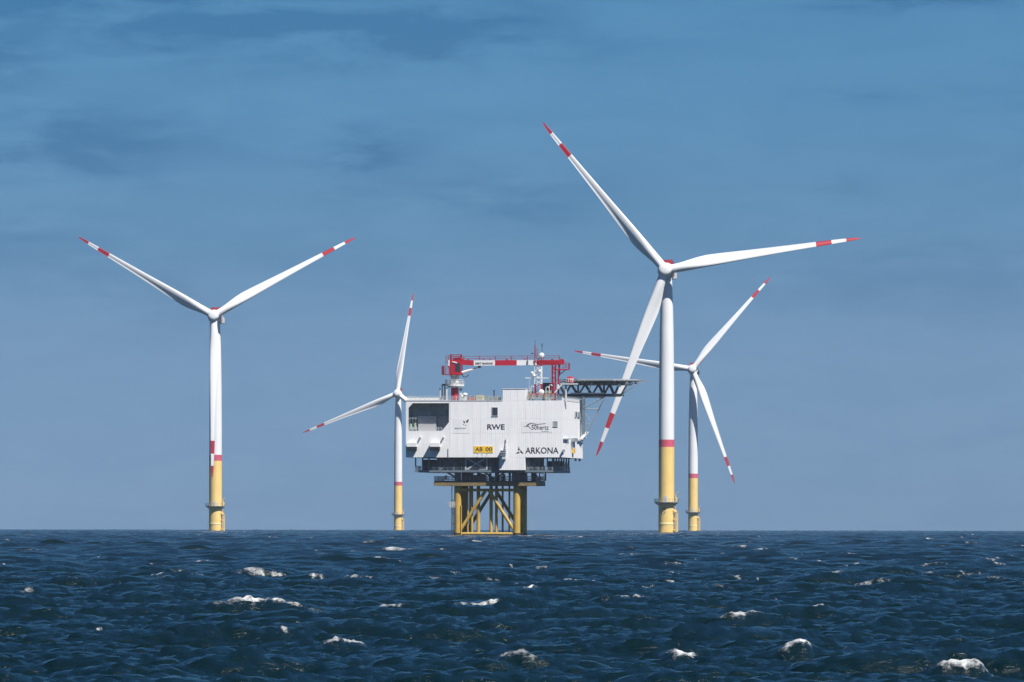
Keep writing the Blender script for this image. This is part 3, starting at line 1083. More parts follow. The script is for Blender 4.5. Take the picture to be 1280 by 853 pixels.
mark([[(648.4, 558.2), (649.6, 562.8), (647.2, 563.4)], [(644.2, 567.2), (648.4, 564.6), (649.4, 566.6)], [(650, 562.2), (654.4, 567), (652.6, 567.1), (650.6, 565.6)]], 'lettering_black', sub)
sg = part(MB().box(pu(592.3), pu(616.2), -.12, -.0305, pz(566.2), pz(558)), 'name_sign', 'sign_yellow')
letters('AB', 594, 603.2, 559.3, 564.3, 'lettering_black', .01, sg, -.122)
letters('00', 606.8, 615.2, 559.3, 564.3, 'lettering_black', .01, sg, -.122)
part(MB().tube((pu(597.2), -.2, pz(569.4)), (pu(598), -1.0, pz(566.8)), .07, 6).tube((pu(598), -1.0, pz(566.8)), (pu(609), -1.0, pz(566.8)), .08, 6)
     .tube((pu(609), -1.0, pz(566.8)), (pu(607.8), -.2, pz(569.6)), .07, 6).tube((pu(602.6), -1.0, pz(566.8)), (pu(602.6), -.12, pz(571.5)), .06, 6), 'lamp_bracket', 'steel_grey')

# cable deck: open steel storey under the walls
CU0, CU1, CV0, CV1 = pu(518, 1.2), pu(714, 36.5), 1.2, 36.5
cd = part(MB().box(CU0, CU1, CV0, CV1, Z_CAB - .55, Z_CAB), 'cable_deck', 'steel_blue')
part(MB().box(CU0 + 5.5, CU1 - 6.5, 4.5, CV1 - 5, Z_CAB + .002, Z_BOT - .02), 'equipment_room', 'steel_blue', cd)
part(MB().box(CU0 + .3, CU0 + 3.4, 12, CV1 - 3, Z_CAB + .002, Z_BOT - .5), 'equipment_room', 'steel_dark', cd)
part(MB().box(CU1 - 4.8, CU1 - 1.6, 24, CV1 - 3, Z_CAB + .002, Z_BOT - .8), 'equipment_room', 'steel_blue', cd)
for x in (519.2, 528, 536, 549.6, 567.5, 582, 608.5, 622.6, 659.5, 673.5, 684, 690.5):
    u = pu(x, 1.4)
    part(MB().box(u - .17, u + .17, 1.25, 1.6, Z_CAB + .002, Z_BOT - .002), 'post', 'steel_light' if x in (582, 608.5) else 'steel_blue', cd)
for k in range(7):
    v = 5 + k * 5
    part(MB().box(CU1 - .4, CU1 - .06, v - .17, v + .17, Z_CAB + .002, Z_BOT - .002), 'post', 'steel_blue', cd)
    if k < 6:
        part(MB().beam((CU1 - .2, v + .2, Z_CAB + .1), (CU1 - .2, v + 4.8, Z_BOT - .1), .2, .2), 'brace', 'steel_blue', cd)
for xa, xb, mt in ((550.3, 566.8, 'steel_blue'), (582.6, 607.8, 'steel_light'), (660.2, 673, 'steel_blue')):
    a, b = pu(xa, 1.4), pu(xb, 1.4)
    for s in (0, 1):
        zz = (Z_CAB + .15, Z_BOT - .15)
        part(MB().beam((a, 1.38 + .24 * s, zz[s]), (b, 1.38 + .24 * s, zz[1 - s]), .3, .36), 'brace', mt, cd)
part(MB().box(pu(582), pu(608.5), 1.18, 1.25, Z_CAB + .05, Z_CAB + .3), 'edge_beam', 'steel_grey', cd)
part(MB().rail([(CU0 + .1, 1.3, Z_CAB), (pu(623), 1.3, Z_CAB)], 1.15, 1.3, .04, 3), 'railing', 'steel_blue', cd)
part(MB().rail([(pu(658), 1.3, Z_CAB), (CU1 - .1, 1.3, Z_CAB), (CU1 - .1, CV1 - .2, Z_CAB)], 1.15, 1.3, .045, 3), 'railing', 'steel_grey', cd)
part(MB().rail([(CU0 + .1, 1.4, Z_CAB), (CU0 + .1, 11.5, Z_CAB)], 1.15, 1.3, .045, 3), 'railing', 'steel_light', cd)
part(MB().box(pu(660.3, 2), pu(661.6, 2), 1.8, 2.3, Z_CAB + .01, pz(575)), 'cabinet', 'white', cd)
random.seed(3)
for k in range(16):
    x = random.uniform(530, 682)
    if 618 < x < 660:
        continue
    u = pu(x, 3)
    hh = random.uniform(.8, 2.6)
    part(MB().box(u, u + random.uniform(.5, 1.6), 2.4, 4.2, Z_CAB + .003, Z_CAB + hh), 'cabinet', random.choice(['steel_blue', 'steel_dark', 'steel_grey']), cd)

# jacket: four legs, frames, braces and risers
JV = (4.5, 17.5)
JL, JR = pu(572, JV[0]), pu(646, JV[0])
legs = {}
for i, u in enumerate((JL, JR)):
    for j, v in enumerate(JV):
        lg = part(MB().lathe([(.95, .75), (.95, Z_LOW0 - .02)], 24, (u, v)), 'leg', 'jacket_yellow', smooth=True)
        part(MB().lathe([(.97, -6), (.99, -.5), (1.0, .6), (.97, .75)], 24, (u, v)), 'splash_zone', 'growth_black', lg, True)
        part(MB().lathe([(.9, Z_LOW1 + .01), (.9, Z_CAB - .56)], 20, (u, v)), 'leg_stub', 'steel_blue', lg, True)
        legs[(i, j)] = (u, v)
zt, zb = pz(612.6), pz(667.4)
JM = (JL + JR) / 2


def jtube(p, q, r, name='brace', n=14, mat='jacket_yellow'):
    return part(MB().tube(p, q, r, n), name, mat, smooth=True)


for v in JV:
    jtube((JL + .9, v, zt), (JR - .9, v, zt), .36, 'frame_beam')
    jtube((JL + .9, v, zb), (JR - .9, v, zb), .36, 'frame_beam')
    jtube((JM - .5, v, zt - .2), (JL + .85, v, 1.7), .45)
    jtube((JM + .5, v, zt - .2), (JR - .85, v, 1.7), .45)
for u in (JL, JR):
    jtube((u, JV[0] + .9, zt), (u, JV[1] - .9, zt), .34, 'frame_beam')
    jtube((u, JV[0] + .9, zb), (u, JV[1] - .9, zb), .34, 'frame_beam')
    jtube((u, sum(JV) / 2 - .4, zt - .2), (u, JV[0] + .85, 1.7), .4)
    jtube((u, sum(JV) / 2 + .4, zt - .2), (u, JV[1] - .85, 1.7), .4)
for x, v, r in ((584.5, 6.1, .2), (589.8, 5.8, .34), (597.8, 6.0, .5), (613.8, 6.5, .46), (620.5, 6.1, .4), (628.2, 12.5, .28), (636.6, 11.5, .25), (587.2, 13.5, .26)):
    jtube((pu(x, v), v, -3), (pu(x, v), v, Z_LOW0 - .03), r, 'riser', 12)
jtube((JL + 1.05, 3.7, .2), (JL + 1.05, 3.7, 8.2), .18, 'fender', 8)

# lower service deck round the leg tops
lu0, lu1, lv0, lv1 = pu(542, 2.6), pu(682, 21), 2.6, 21.0
ld = part(MB().box(lu0, lu1, lv0, lv1, Z_LOW0, Z_LOW1 - .35), 'lower_deck', 'deck_brown')
part(MB().box(lu0 + .1, lu1 - .1, lv0 + .1, lv1 - .1, Z_LOW1 - .349, Z_LOW1), 'deck_plate', 'steel_dark', ld)
part(MB().rail([(lu0 + .1, lv0 + .15, Z_LOW1), (lu1 - .1, lv0 + .15, Z_LOW1), (lu1 - .1, lv1 - .15, Z_LOW1), (lu0 + .1, lv1 - .15, Z_LOW1)], 1.2, 1.2, .05, 3, True), 'railing', 'steel_blue', ld)
random.seed(12)
for k in range(22):                                   # switchgear, winches and pipework on the deck
    u = random.uniform(pu(560, 8), pu(664, 8))
    v = random.uniform(4, 18)
    w, hh = random.uniform(.4, 1.3), random.uniform(.8, 2.4)
    if any(abs(u + w / 2 - a) < 1.8 and abs(v + .8 - b) < 2.2 for a, b in legs.values()):
        continue
    part(MB().box(u, u + w, v, v + 1.4, Z_LOW1 + .003, Z_LOW1 + hh), 'machinery', random.choice(['steel_blue', 'steel_dark', 'steel_dark', 'steel_grey']), ld)
part(MB().box(pu(577, 8), pu(588, 8), 8, 13, Z_LOW1 + .004, Z_CAB - .6), 'cable_room', 'steel_dark', ld)
part(MB().box(pu(640, 8), pu(656, 8), 7.5, 13, Z_LOW1 + .004, Z_CAB - .6), 'cable_room', 'steel_blue', ld)
part(MB().box(pu(596, 8), pu(599, 8), 8, 11, Z_LOW1 + .004, Z_CAB - .6), 'cable_duct', 'steel_dark', ld)
part(MB().box(pu(618.5, 8), pu(622, 8), 8, 11, Z_LOW1 + .004, Z_CAB - .6), 'cable_duct', 'steel_dark', ld)
part(MB().box(pu(664.5, 8), pu(669.5, 8), 7, 10, Z_LOW1 + .004, Z_LOW1 + 2.1), 'winch', 'steel_dark', ld)
part(MB().tube((pu(557, 3.6), 3.6, Z_LOW1 + .2), (pu(557, 3.6), 3.6, Z_LOW1 + 1.4), .3, 10), 'bollard', 'rust_red', ld)
for (xa, ya), (xb, yb), v in (((556, 589.6), (566, 594.6), 4.5), ((566, 594.6), (570, 599), 4.5), ((604, 589.6), (612, 595), 4.5), ((631, 590), (622, 597), 4.5), ((592, 590), (586, 597), 17.5)):
    part(MB().beam((pu(xa, v), v, pz(ya)), (pu(xb, v), v, pz(yb)), .4, .45), 'strut', 'steel_dark')
st = part(MB().beam((pu(674.6, 12), 12, Z_LOW1), (pu(674.6, 12), 12, Z_CAB - .56), .3, .3).beam((pu(682, 12), 12, Z_LOW1), (pu(682, 12), 12, Z_CAB - .56), .35, .35), 'stair_tower', 'steel_dark')
for k in range(3):
    z0 = Z_LOW1 + .1 + k * .75
    part(MB().beam((pu(675, 12), 12, z0 + (.0 if k % 2 else .6)), (pu(681.6, 12), 12, z0 + (.6 if k % 2 else .0)), .7, .12), 'stair_flight', 'steel_blue', st)
# ladder and rest cage on the left leg
bl = part(MB().tube((pu(564.6, 3.5), 3.5, -3), (pu(564.6, 3.5), 3.5, Z_LOW0 - .02), .12, 8).tube((pu(566.4, 3.5), 3.5, -3), (pu(566.4, 3.5), 3.5, pz(634)), .12, 8), 'access_ladder', 'steel_dark')
part(MB().box(pu(560, 3.5), pu(568, 3.5), 2.9, 4.3, pz(635), pz(634.2)), 'rest_platform', 'steel_grey', bl)
part(MB().rail([(pu(560.2, 3.5), 2.9, pz(634.2)), (pu(568, 3.5), 2.9, pz(634.2)), (pu(568, 3.5), 4.3, pz(634.2)), (pu(560.2, 3.5), 4.3, pz(634.2))], 1.4, .6, .06, 4, True), 'railing', 'steel_light', bl)
for k in range(24):
    z = .6 + k * .5
    part(MB().tube((pu(564.6, 3.5), 3.5, z), (pu(566.4, 3.5), 3.5, z), .05, 6), 'rung', 'steel_dark', bl) if z < pz(634) else None
for y in (625.5, 642, 655):
    part(MB().tube((pu(565, 3.5), 3.5, pz(y)), (JL - .8, 4.5, pz(y)), .1, 8), 'stand_off', 'steel_dark', bl)

# roof edge railings
ZR = Z_ROOF + .11
part(MB().rail([(UL + .2, .25, ZR), (pu(627), .25, ZR)], 1.15, 1.2, .055, 3), 'railing', 'steel_light')
part(MB().rail([(UL + .2, .4, ZR), (UL + .2, 34, ZR)], 1.15, 1.5, .05, 3), 'railing', 'steel_light')
part(MB().rail([(pu(658.5), .25, ZR), (UR - .3, .25, ZR), (UR - .3, 36, ZR)], 1.15, 1.2, .055, 3), 'railing', 'steel_grey')
part(MB().box(UR - .25, UR + .08, .2, VB, Z_ROOF - .02, Z_ROOF + .7), 'parapet', 'plate_white')
part(MB().box(UL + .3, pu(548), 1.2, 1.5, Z_ROOF, Z_ROOF + .75), 'pipe_run', 'white')

# ------------------------------------------------------------------ things on the roof
CV = 6.0


def cu(x):
    return pu(x, CV) - pu(568, CV)


def cz(y):
    return pz(y) - Z_ROOF + .3


crane = sthing('pedestal_crane', 'red and white pedestal crane with its long boom laid level above the roof', 'crane', pu(568, CV), CV, Z_ROOF - .3)
part(MB().lathe([(1.02, 0), (1.02, cz(484.5))], 24), 'pedestal', 'red', crane, True)
part(MB().lathe([(1.05, cz(484.49)), (1.05, cz(472)), (1.45, cz(468.6))], 24), 'slew_column', 'steel_light', crane, True)
pf = part(MB().lathe([(1.06, cz(483)), (2.55, cz(482.4)), (2.6, cz(480.4)), (1.06, cz(480.4))], 20, caps=False), 'access_ring', 'white', crane)
part(MB().rail([(2.5 * math.cos(t), 2.5 * math.sin(t), cz(480.4)) for t in [2 * math.pi * i / 14 for i in range(14)]], 1.3, 1.2, .06, 3, True), 'railing', 'white', pf)
part(MB().beam((.75, -1.2, cz(480.4)), (1.0, -1.2, cz(469)), .5, .5).beam((.2, -1.25, cz(482)), (1.0, -1.25, cz(477)), .4, .6), 'hose_guide', 'white', crane)
part(MB().box(-1.9, -1.1, -.6, .3, cz(484), cz(480)).box(-3.4, -1.4, -.4, -.1, cz(481.6), cz(479.6)), 'winch_box', 'steel_dark', crane)
part(MB().ball((1.75, -.8, cz(486.5)), .42, 10, 6), 'light', 'steel_dark', crane, True)
cab = part(MB().box(cu(562.6), cu(577), -1.6, 1.6, cz(467.2), cz(449.2)), 'cab', 'red', crane)
part(MB().box(cu(569.8), cu(575.6), -1.66, -1.605, cz(464.5), cz(453.8)), 'window', 'glass_dark', cab)
part(MB().box(cu(577) + .002, cu(577) + .05, -1.3, 1.3, cz(464), cz(455)), 'window', 'glass_dark', cab)
part(MB().box(cu(562.2), cu(565.4), -1.68, -1.605, cz(466), cz(453)), 'door', 'dark_red', cab)
part(MB().box(cu(553), cu(577.4), -2.2, 2.0, cz(468.4), cz(467.3)), 'turntable', 'dark_red', crane)
part(MB().rail([(cu(553.2), -2.1, cz(467.3)), (cu(562.3), -2.1, cz(467.3))], 2.2, .9, .06, 4).rail([(cu(553.2), -2.1, cz(467.3)), (cu(553.2), 1.9, cz(467.3))], 2.2, 1.0, .06, 4), 'railing', 'dark_red', crane)
part(MB().tube((cu(561.6), -1.8, cz(460)), (cu(561.6), -1.8, cz(450)), .2, 8), 'exhaust', 'white', crane, True)
part(MB().rail([(cu(557.8), -1.5, cz(455)), (cu(561.2), -1.5, cz(455))], cz(444) - cz(455), .6, .06, 5), 'ladder_cage', 'dark_red', crane)
part(MB().rail([(cu(563), -1.5, cz(449.2)), (cu(576), -1.5, cz(449.2)), (cu(576), 1.5, cz(449.2)), (cu(563), 1.5, cz(449.2))], 1.4, 1.0, .06, 3, True), 'railing', 'dark_red', crane)
part(MB().prism([(cu(565.5), cz(449.1)), (cu(578.4), cz(449.1)), (cu(576), cz(446.6)), (cu(571), cz(446.6))], 'y', -.9, .9), 'winch_house', 'red', crane)
part(MB().beam((cu(566), -1.72, cz(451.8)), (cu(572), -1.72, cz(453.4)), .1, .3), 'warning_strip', 'white', cab)
boom = part(MB().prism([(cu(572), cz(448.8)), (cu(592.2), cz(450.2)), (cu(592.2), cz(456.8)), (cu(572), cz(455.4))], 'y', -.65, .65), 'boom', 'red', crane)


def zb0(x):                                           # the underside and top of the boom along its length
    return cz(450.2 - .004 * (x - 592)), cz(456.9 - .008 * (x - 592))


for xa, xb, mt in ((592.2, 618.8, 'white'), (618.8, 646, 'red'), (646, 671, 'white'), (671, 701, 'red')):
    ta, ba = zb0(xa)
    tb, bb = zb0(xb)
    part(MB().prism([(cu(xa) + .004, ta), (cu(xb), tb), (cu(xb), bb), (cu(xa) + .004, ba)], 'y', -.65, .65), 'boom_section', mt, boom)
me = text_mesh('SMIT MARINE', cu(594.2), cu(616), cz(455.6), cz(452.8), .015)
obj('lettering', me, 'lettering_black', boom, (0, -.655, 0))
for k in range(9):
    x = 673 + k * 3
    part(MB().beam((cu(x), -.69, cz(450.6)), (cu(x + 1.6), -.69, cz(455.6)), .06, .16), 'lattice', 'dark_red', boom)
part(MB().rail([(cu(579), -.55, cz(450.2)), (cu(699), -.55, cz(449.6))], 1.15, 4.2, .05, 2).rail([(cu(579), .55, cz(450.2)), (cu(699), .55, cz(449.6))], 1.15, 4.2, .05, 2), 'railing', 'dark_red', boom)
for x in (585, 604, 612, 633, 656, 690):
    part(MB().box(cu(x) - .25, cu(x) + .25, -.3, .3, cz(450.2), cz(448.6)), 'rope_sheave', 'red', boom)
part(MB().tube((cu(577.2), 0, cz(465.4)), (cu(590), 0, cz(461.6)), .36, 10).tube((cu(590), 0, cz(461.6)), (cu(600.5), 0, cz(457.6)), .22, 10), 'luffing_ram', 'white', crane, True)
part(MB().box(cu(597.5), cu(600.5), -.35, .35, cz(459.6), cz(456.8)), 'ram_clevis', 'steel_dark', crane)
hose = MB()
pts = [(cu(577.2) + .9 * (1 - math.cos(a)), -.6, cz(467.6) - 0.75 * math.sin(a)) for a in [math.pi * i / 8 for i in range(9)]]
for p, q in zip(pts[:-1], pts[1:]):
    hose.tube(p, q, .12, 6)
part(hose, 'hose', 'steel_dark', crane, True)
part(MB().tube((cu(702), -.5, cz(452)), (cu(702), .5, cz(452)), .75, 16), 'tip_sheave', 'red', crane, True)
part(MB().box(cu(697.8), cu(700), -.35, .35, cz(467), cz(456)), 'hook_block', 'dark_red', crane)
part(MB().tube((cu(699), 0, cz(467)), (cu(699), 0, cz(470)), .14, 8), 'hook', 'steel_dark', crane, True)

# boom rest
RVV = 6.0
rest = sthing('boom_rest', 'red and white lattice boom rest under the crane tip', 'boom rest', pu(692, RVV), RVV, Z_ROOF - .3)


def ru(x):
    return pu(x, RVV) - pu(692, RVV)


for s, v in ((-1, -.8), (1, -.8), (-1, .8), (1, .8)):
    part(MB().beam((s * .42, v, 0), (s * .42, v, cz(455.6)), .2, .2), 'leg', 'red', rest)
for k in range(7):
    z = .3 + k * 1.35
    part(MB().beam((-.42, -.8, z), (.42, -.8, z + 1.2), .12, .12), 'lattice', 'red', rest)
    part(MB().beam((.42, .8, z), (-.42, .8, z + 1.2), .12, .12), 'lattice', 'red', rest)
part(MB().box(ru(690), ru(711.5), -.9, .9, cz(462.6), cz(461.2)), 'platform', 'red', rest)
part(MB().rail([(ru(704), -.85, cz(461.2)), (ru(711.3), -.85, cz(461.2)), (ru(711.3), .85, cz(461.2))], 1.7, .9, .06, 4), 'railing', 'dark_red', rest)
part(MB().beam((ru(700), -.8, cz(468)), (ru(707), -.8, cz(462.6)), .2, .25), 'knee_brace', 'steel_dark', rest)
for k, (ya, yb) in enumerate(((499, 492.6), (492.6, 486.6), (486.6, 480.6), (480.6, 473.6))):
    part(MB().beam((ru(698.6), -1.2, cz(ya)), (ru(698.6), -1.2, cz(yb) - .003), .45, .45), 'banded_post', 'red' if k % 2 else 'white', rest)
part(MB().beam((ru(698.6), -1.2, cz(473.6)), (ru(698.6), -1.2, cz(462.7)), .4, .4), 'banded_post', 'dark_red', rest)
part(MB().beam((ru(694), -1.3, cz(491)), (ru(703), -1.3, cz(480.5)), .2, .25), 'brace', 'white', rest)

# radio mast
MV = 4.0
mast = sthing('radio_mast', 'slim red and white lattice radio mast with round white dishes', 'mast', pu(672.8, MV), MV, Z_ROOF - .3)


def mu(x):
    return pu(x, MV) - pu(672.8, MV)


for (ya, yb, mt) in ((499, 480, 'red'), (480, 458, 'white'), (458, 446, 'dark_red')):
    for x in (668.8, 676.8):
        for v in (-.85, .85):
            if mt == 'dark_red' and v > 0:
                continue
            part(MB().beam((mu(x), v, cz(ya)), (mu(x), v, cz(yb) - .004), .2, .2), 'leg', mt, mast)
    n = max(2, round((ya - yb) / 5))
    for k in range(n):
        a, b = ya - (ya - yb) * k / n, ya - (ya - yb) * (k + 1) / n
        x0, x1 = (668.8, 676.8) if k % 2 else (676.8, 668.8)
        part(MB().beam((mu(x0), -.87, cz(a)), (mu(x1), -.87, cz(b)), .12, .13), 'lattice', mt, mast)
        part(MB().beam((mu(x1), .87, cz(a)), (mu(x0), .87, cz(b)), .12, .13), 'lattice', mt if mt != 'red' else 'steel_light', mast)
part(MB().beam((mu(669), -.85, cz(446)), (mu(669), -.85, cz(431)), .26, .26).rail([(mu(669.4), -.85, cz(446)), (mu(672), -.85, cz(446))], cz(436) - cz(446), .6, .05, 5), 'topmast', 'dark_red', mast)
part(MB().tube((mu(669), -.85, cz(431)), (mu(669), -.85, cz(424.5)), .06, 6).tube((mu(677.8), -.85, cz(446)), (mu(677.8), -.85, cz(429)), .07, 6), 'whip_antenna', 'steel_dark', mast)
part(MB().box(mu(677.3), mu(678.3), -1.0, -.7, cz(433.5), cz(430)), 'beacon', 'steel_dark', mast)
part(MB().box(mu(664.6), mu(666.4), -1.0, -.6, cz(442.6), cz(441)).beam((mu(666.2), -.85, cz(442)), (mu(669), -.85, cz(442)), .08, .08), 'wind_sensor', 'steel_dark', mast)


def dish(x, y, r, v, yaw=0.0, name='dish'):
    m = ylathe([(.1, -.38), (r * .6, -.34), (r * .95, -.22), (r, -.1), (r, .25), (r * .6, .42), (.1, .5)], 20)
    c, s = math.cos(yaw), math.sin(yaw)
    m.v = [(X * c - Y * s + mu(x), X * s + Y * c + v, Z + cz(y)) for X, Y, Z in m.v]
    return part(m, name, 'white', mast, True)


dish(677.6, 444.3, .72, -1.4)
dish(677.4, 490.3, .75, -1.4)
dish(665.4, 466.5, .42, -1.2, -.8)
dish(668, 469.6, .35, -1.2, -.6)
dish(674.8, 464, .38, -1.2, .5)
part(MB().beam((mu(657), -.95, cz(472.6)), (mu(686), -.95, cz(472.6)), .2, .22), 'cross_arm', 'white', mast)
part(MB().beam((mu(662), -.95, cz(472.6)), (mu(662), -.95, cz(499)), .1, .1), 'stay', 'steel_light', mast)

# helideck
HV = 43.0
hz_top = pz(473.2)
hcx = pu(752.5, HV)
heli = sthing('helideck', 'eight-sided helicopter deck on a dark steel truss overhanging the right wall', 'helideck', hcx, HV, Z_ROOF - .3)
HZ0 = Z_ROOF - .3


def hu(x, dv=0.0):
    return pu(x, HV + dv) - hcx


def hz(y):
    return pz(y) - HZ0


RD = 10.6
octo = [(RD / math.cos(math.pi / 8) * math.cos(math.pi / 8 + i * math.pi / 4), RD / math.cos(math.pi / 8) * math.sin(math.pi / 8 + i * math.pi / 4)) for i in range(8)]
deck = part(MB().prism(octo, 'z', hz(473.9), hz(472.9)), 'deck', 'steel_blue', heli)
part(MB().prism([(x * .93, y * .93) for x, y in octo], 'z', hz(472.9) + .004, hz(472.9) + .02), 'deck_coating', 'deck_green', deck)
net = MB()
RN = RD + 1.7
oo = [(x * RN / RD, y * RN / RD) for x, y in octo]
for i in range(8):
    a, b = Vector((*octo[i], hz(474))), Vector((*octo[(i + 1) % 8], hz(474)))
    c, d = Vector((*oo[i], hz(472.4))), Vector((*oo[(i + 1) % 8], hz(472.4)))
    net.beam(c, d, .14, .14)
    for k in range(6):
        net.beam(a.lerp(b, k / 6), c.lerp(d, k / 6), .1, .16)
    for t in (.33, .66):
        net.beam(a.lerp(c, t), b.lerp(d, t), .05, .05)
part(net, 'safety_net', 'steel_grey', heli)
edge = MB()
for i in range(8):
    a, b = Vector((*octo[i], hz(471.9))), Vector((*octo[(i + 1) % 8], hz(471.9)))
    edge.beam(a, b, .2, .2)
part(edge, 'edge_strip', 'steel_light', heli)
for i in range(16):
    t = 2 * math.pi * i / 16
    part(MB().ball((10.2 * math.cos(t), 10.2 * math.sin(t), hz(472.2) + .05), .16, 8, 5), 'deck_light', 'amber', heli)
zt_, zb_ = hz(477.2), hz(491.2)
for v in (-6.5, -2.2, 2.2, 6.5):
    part(MB().beam((hu(700, v), v, zt_), (hu(792, v), v, zt_), .35, .45), 'top_chord', 'steel_blue', heli)
    part(MB().beam((hu(697, v), v, zb_), (hu(779, v), v, zb_), .5, .6), 'bottom_chord', 'steel_dark', heli)
    xs = [700, 707.5, 715, 724, 733, 741.5, 750, 756.5, 764, 770, 776, 779]
    for k, (xa, xb) in enumerate(zip(xs[:-1], xs[1:])):
        ya, yb = (477.2, 491.2) if k % 2 == 0 else (491.2, 477.2)
        if k == len(xs) - 2:
            continue
        part(MB().beam((hu(xa, v), v, hz(ya)), (hu(xb, v), v, hz(yb)), .36, .46), 'diagonal', 'steel_dark', heli)
    part(MB().beam((hu(778.5, v), v, zb_), (hu(786, v), v, zt_), .3, .4), 'diagonal', 'steel_dark', heli)
    part(MB().beam((hu(779.5, v), v, hz(490)), (hu(801, v), v, hz(475.4)), .14, .18), 'strut', 'steel_grey', heli)
    for x in (756.8, 724):
        part(MB().beam((hu(x, v), v, zb_), (hu(x, v), v, zt_), .36, .4), 'vertical', 'steel_dark', heli)
for x in (715, 733, 750, 764, 778):
    part(MB().beam((hu(x), -6.3, zb_ + .05), (hu(x), 6.3, zb_ + .05), .3, .34), 'cross_beam', 'steel_dark', heli)
for k in range(15):
    x = 702 + k * 6.8
    rr = RD * .9
    w = math.sqrt(max(4, rr * rr - min(rr * rr, hu(x) ** 2)))
    part(MB().beam((hu(x), -w, hz(475.8)), (hu(x), w, hz(475.8)), .22, .4), 'joist', 'steel_dark', heli)
part(MB().beam((hu(690, -7.4), -7.4, hz(494.2)), (hu(757, -7.4), -7.4, hz(494.2)), .35, .4), 'lower_beam', 'steel_grey', heli)
part(MB().beam((hu(714, -7), -7, hz(489.2)), (hu(757, -7), -7, hz(489.2)), .25, .3), 'walkway_beam', 'steel_light', heli)
BV = -8.0
hc = hu(730.6, BV)
part(MB().beam((hc, BV, zb_ - .3), (hc, BV, hz(546)), .8, .8), 'support_column', 'steel_blue', heli)
c2 = UR + .55 - hcx
for (xa, ya), (xb, yb), r in (((757, 494), (731, 507.6), .16), ((757.5, 494.6), (733.5, 541), .17), ((731, 508.8), (750, 509.2), .14), ((732.5, 514), (739, 524), .09), ((732, 528), (740, 528), .09), ((729, 495), (722, 500), .2)):
    part(MB().tube((hu(xa, BV), BV, hz(ya)), (hu(xb, BV), BV, hz(yb)), r, 8), 'brace', 'steel_grey', heli)
part(MB().beam((hu(757, -6.5), -6.5, hz(494)), (hu(757, BV), BV, hz(494)), .3, .3), 'cross_beam', 'steel_grey', heli)
part(MB().box(c2, hc + .3, BV - .3, BV + .3, hz(509.6), hz(507)).box(c2, hc + .3, BV - .3, BV + .3, hz(529), hz(527)), 'wall_bracket', 'steel_grey', heli)
for x in (737, 744):
    part(MB().beam((hu(x, -8), -8, hz(486)), (hu(x + 4.4, -8), -8, hz(475.6)), .25, .2), 'stair_stringer', 'steel_light', heli) if x == 737 else None
part(MB().box(hu(778), hu(782), -7, -6.2, hz(481), hz(478)), 'flood_lamp', 'white', heli)

# red and white tank on its stand
tankv = 3.0
tk = sthing('foam_tank', 'round red tank with white bands on a pale stand in front of the helideck', 'tank', pu(713.5, tankv) - .2, tankv, Z_ROOF - .3)
# stands on the roof strip inside the right wall
tk_u = 0.0
part(MB().tube((-1.2, 0, 0), (-1.2, 0, cz(481)), .3, 10), 'post', 'steel_light', tk, True)
part(MB().box(-2.6, 2.0, -.9, .9, cz(481), cz(479.2)), 'stand', 'steel_light', tk)
part(MB().lathe([(.35, cz(479.1)), (.95, cz(478.4)), (1.0, cz(475)), (.95, cz(472.6)), (.6, cz(471)), (.05, cz(470.4))], 20), 'tank', 'red', tk, True)
part(MB().lathe([(1.005, cz(474.6)), (1.03, cz(474.5)), (1.03, cz(473.9)), (1.005, cz(473.8))], 20), 'white_band', 'white', tk, True)
for k in range(4):
    t = -math.pi / 2 - .9 + k * .6
    part(MB().box(1.0 * math.cos(t) - .07, 1.0 * math.cos(t) + .07, 1.0 * math.sin(t) - .06, 1.0 * math.sin(t) + .06, cz(478.2), cz(472.8)), 'white_strip', 'white', tk)

# small equipment along the roof front
EV = 3.0


def roofbox(x0, x1, y, depth, mat, name, label, cat, v=EV, extra=None):
    t = sthing(name, label, cat, pu((x0 + x1) / 2, v), v, Z_ROOF - .3)
    w = (x1 - x0) / SS / 2
    h = cz(y)
    part(MB().box(-w, w, 0, depth, .12, h), 'body', mat, t)
    part(MB().box(-w - .05, w + .05, -.05, depth + .05, h + .002, h + .08), 'lid', mat, t)
    part(MB().box(-w * .8, -w * .6, .1, depth - .1, 0, .118).box(w * .6, w * .8, .1, depth - .1, 0, .118), 'skid', 'steel_dark', t)
    if extra:
        extra(t, w, h)
    return t


def louvres(t, w, h):
    for k in range(4):
        z = .4 + k * (h - .5) / 4
        part(MB().box(-w * .8, w * .8, -.06, -.002, z, z + .1), 'louvre', 'steel_grey', t)


roofbox(595.5, 603.8, 494.3, 1.6, 'pale_yellow', 'storage_box', 'pale yellow box on the roof between crane and penthouse', 'box', extra=louvres)
roofbox(574.2, 576.8, 491.2, .8, 'white', 'cabinet', 'tall white cabinet right beside the red crane pedestal', 'cabinet', v=4.2, extra=louvres)
roofbox(584.5, 593.5, 496, 1.4, 'rust_red', 'tool_chest', 'low brownish chest left of the pale yellow box', 'chest', v=3.4)
roofbox(606, 625, 496.3, 2.0, 'green_grey', 'cooling_unit', 'long greenish cooling unit left of the penthouse', 'cooling unit', v=3.2, extra=louvres)
roofbox(526, 541, 497.2, 2.2, 'steel_light', 'cooling_unit', 'long pale cooling unit behind the roof railing over the open bay', 'cooling unit', v=3.2, extra=louvres)
roofbox(544, 553, 497.4, 1.8, 'steel_grey', 'generator_set', 'grey generator set left of the crane pedestal', 'generator', v=3.0, extra=louvres)
roofbox(660.5, 666, 489.5, 1.8, 'green_grey', 'control_cabinet', 'green grey cabinet left of the radio mast foot', 'cabinet', v=6.0, extra=louvres)
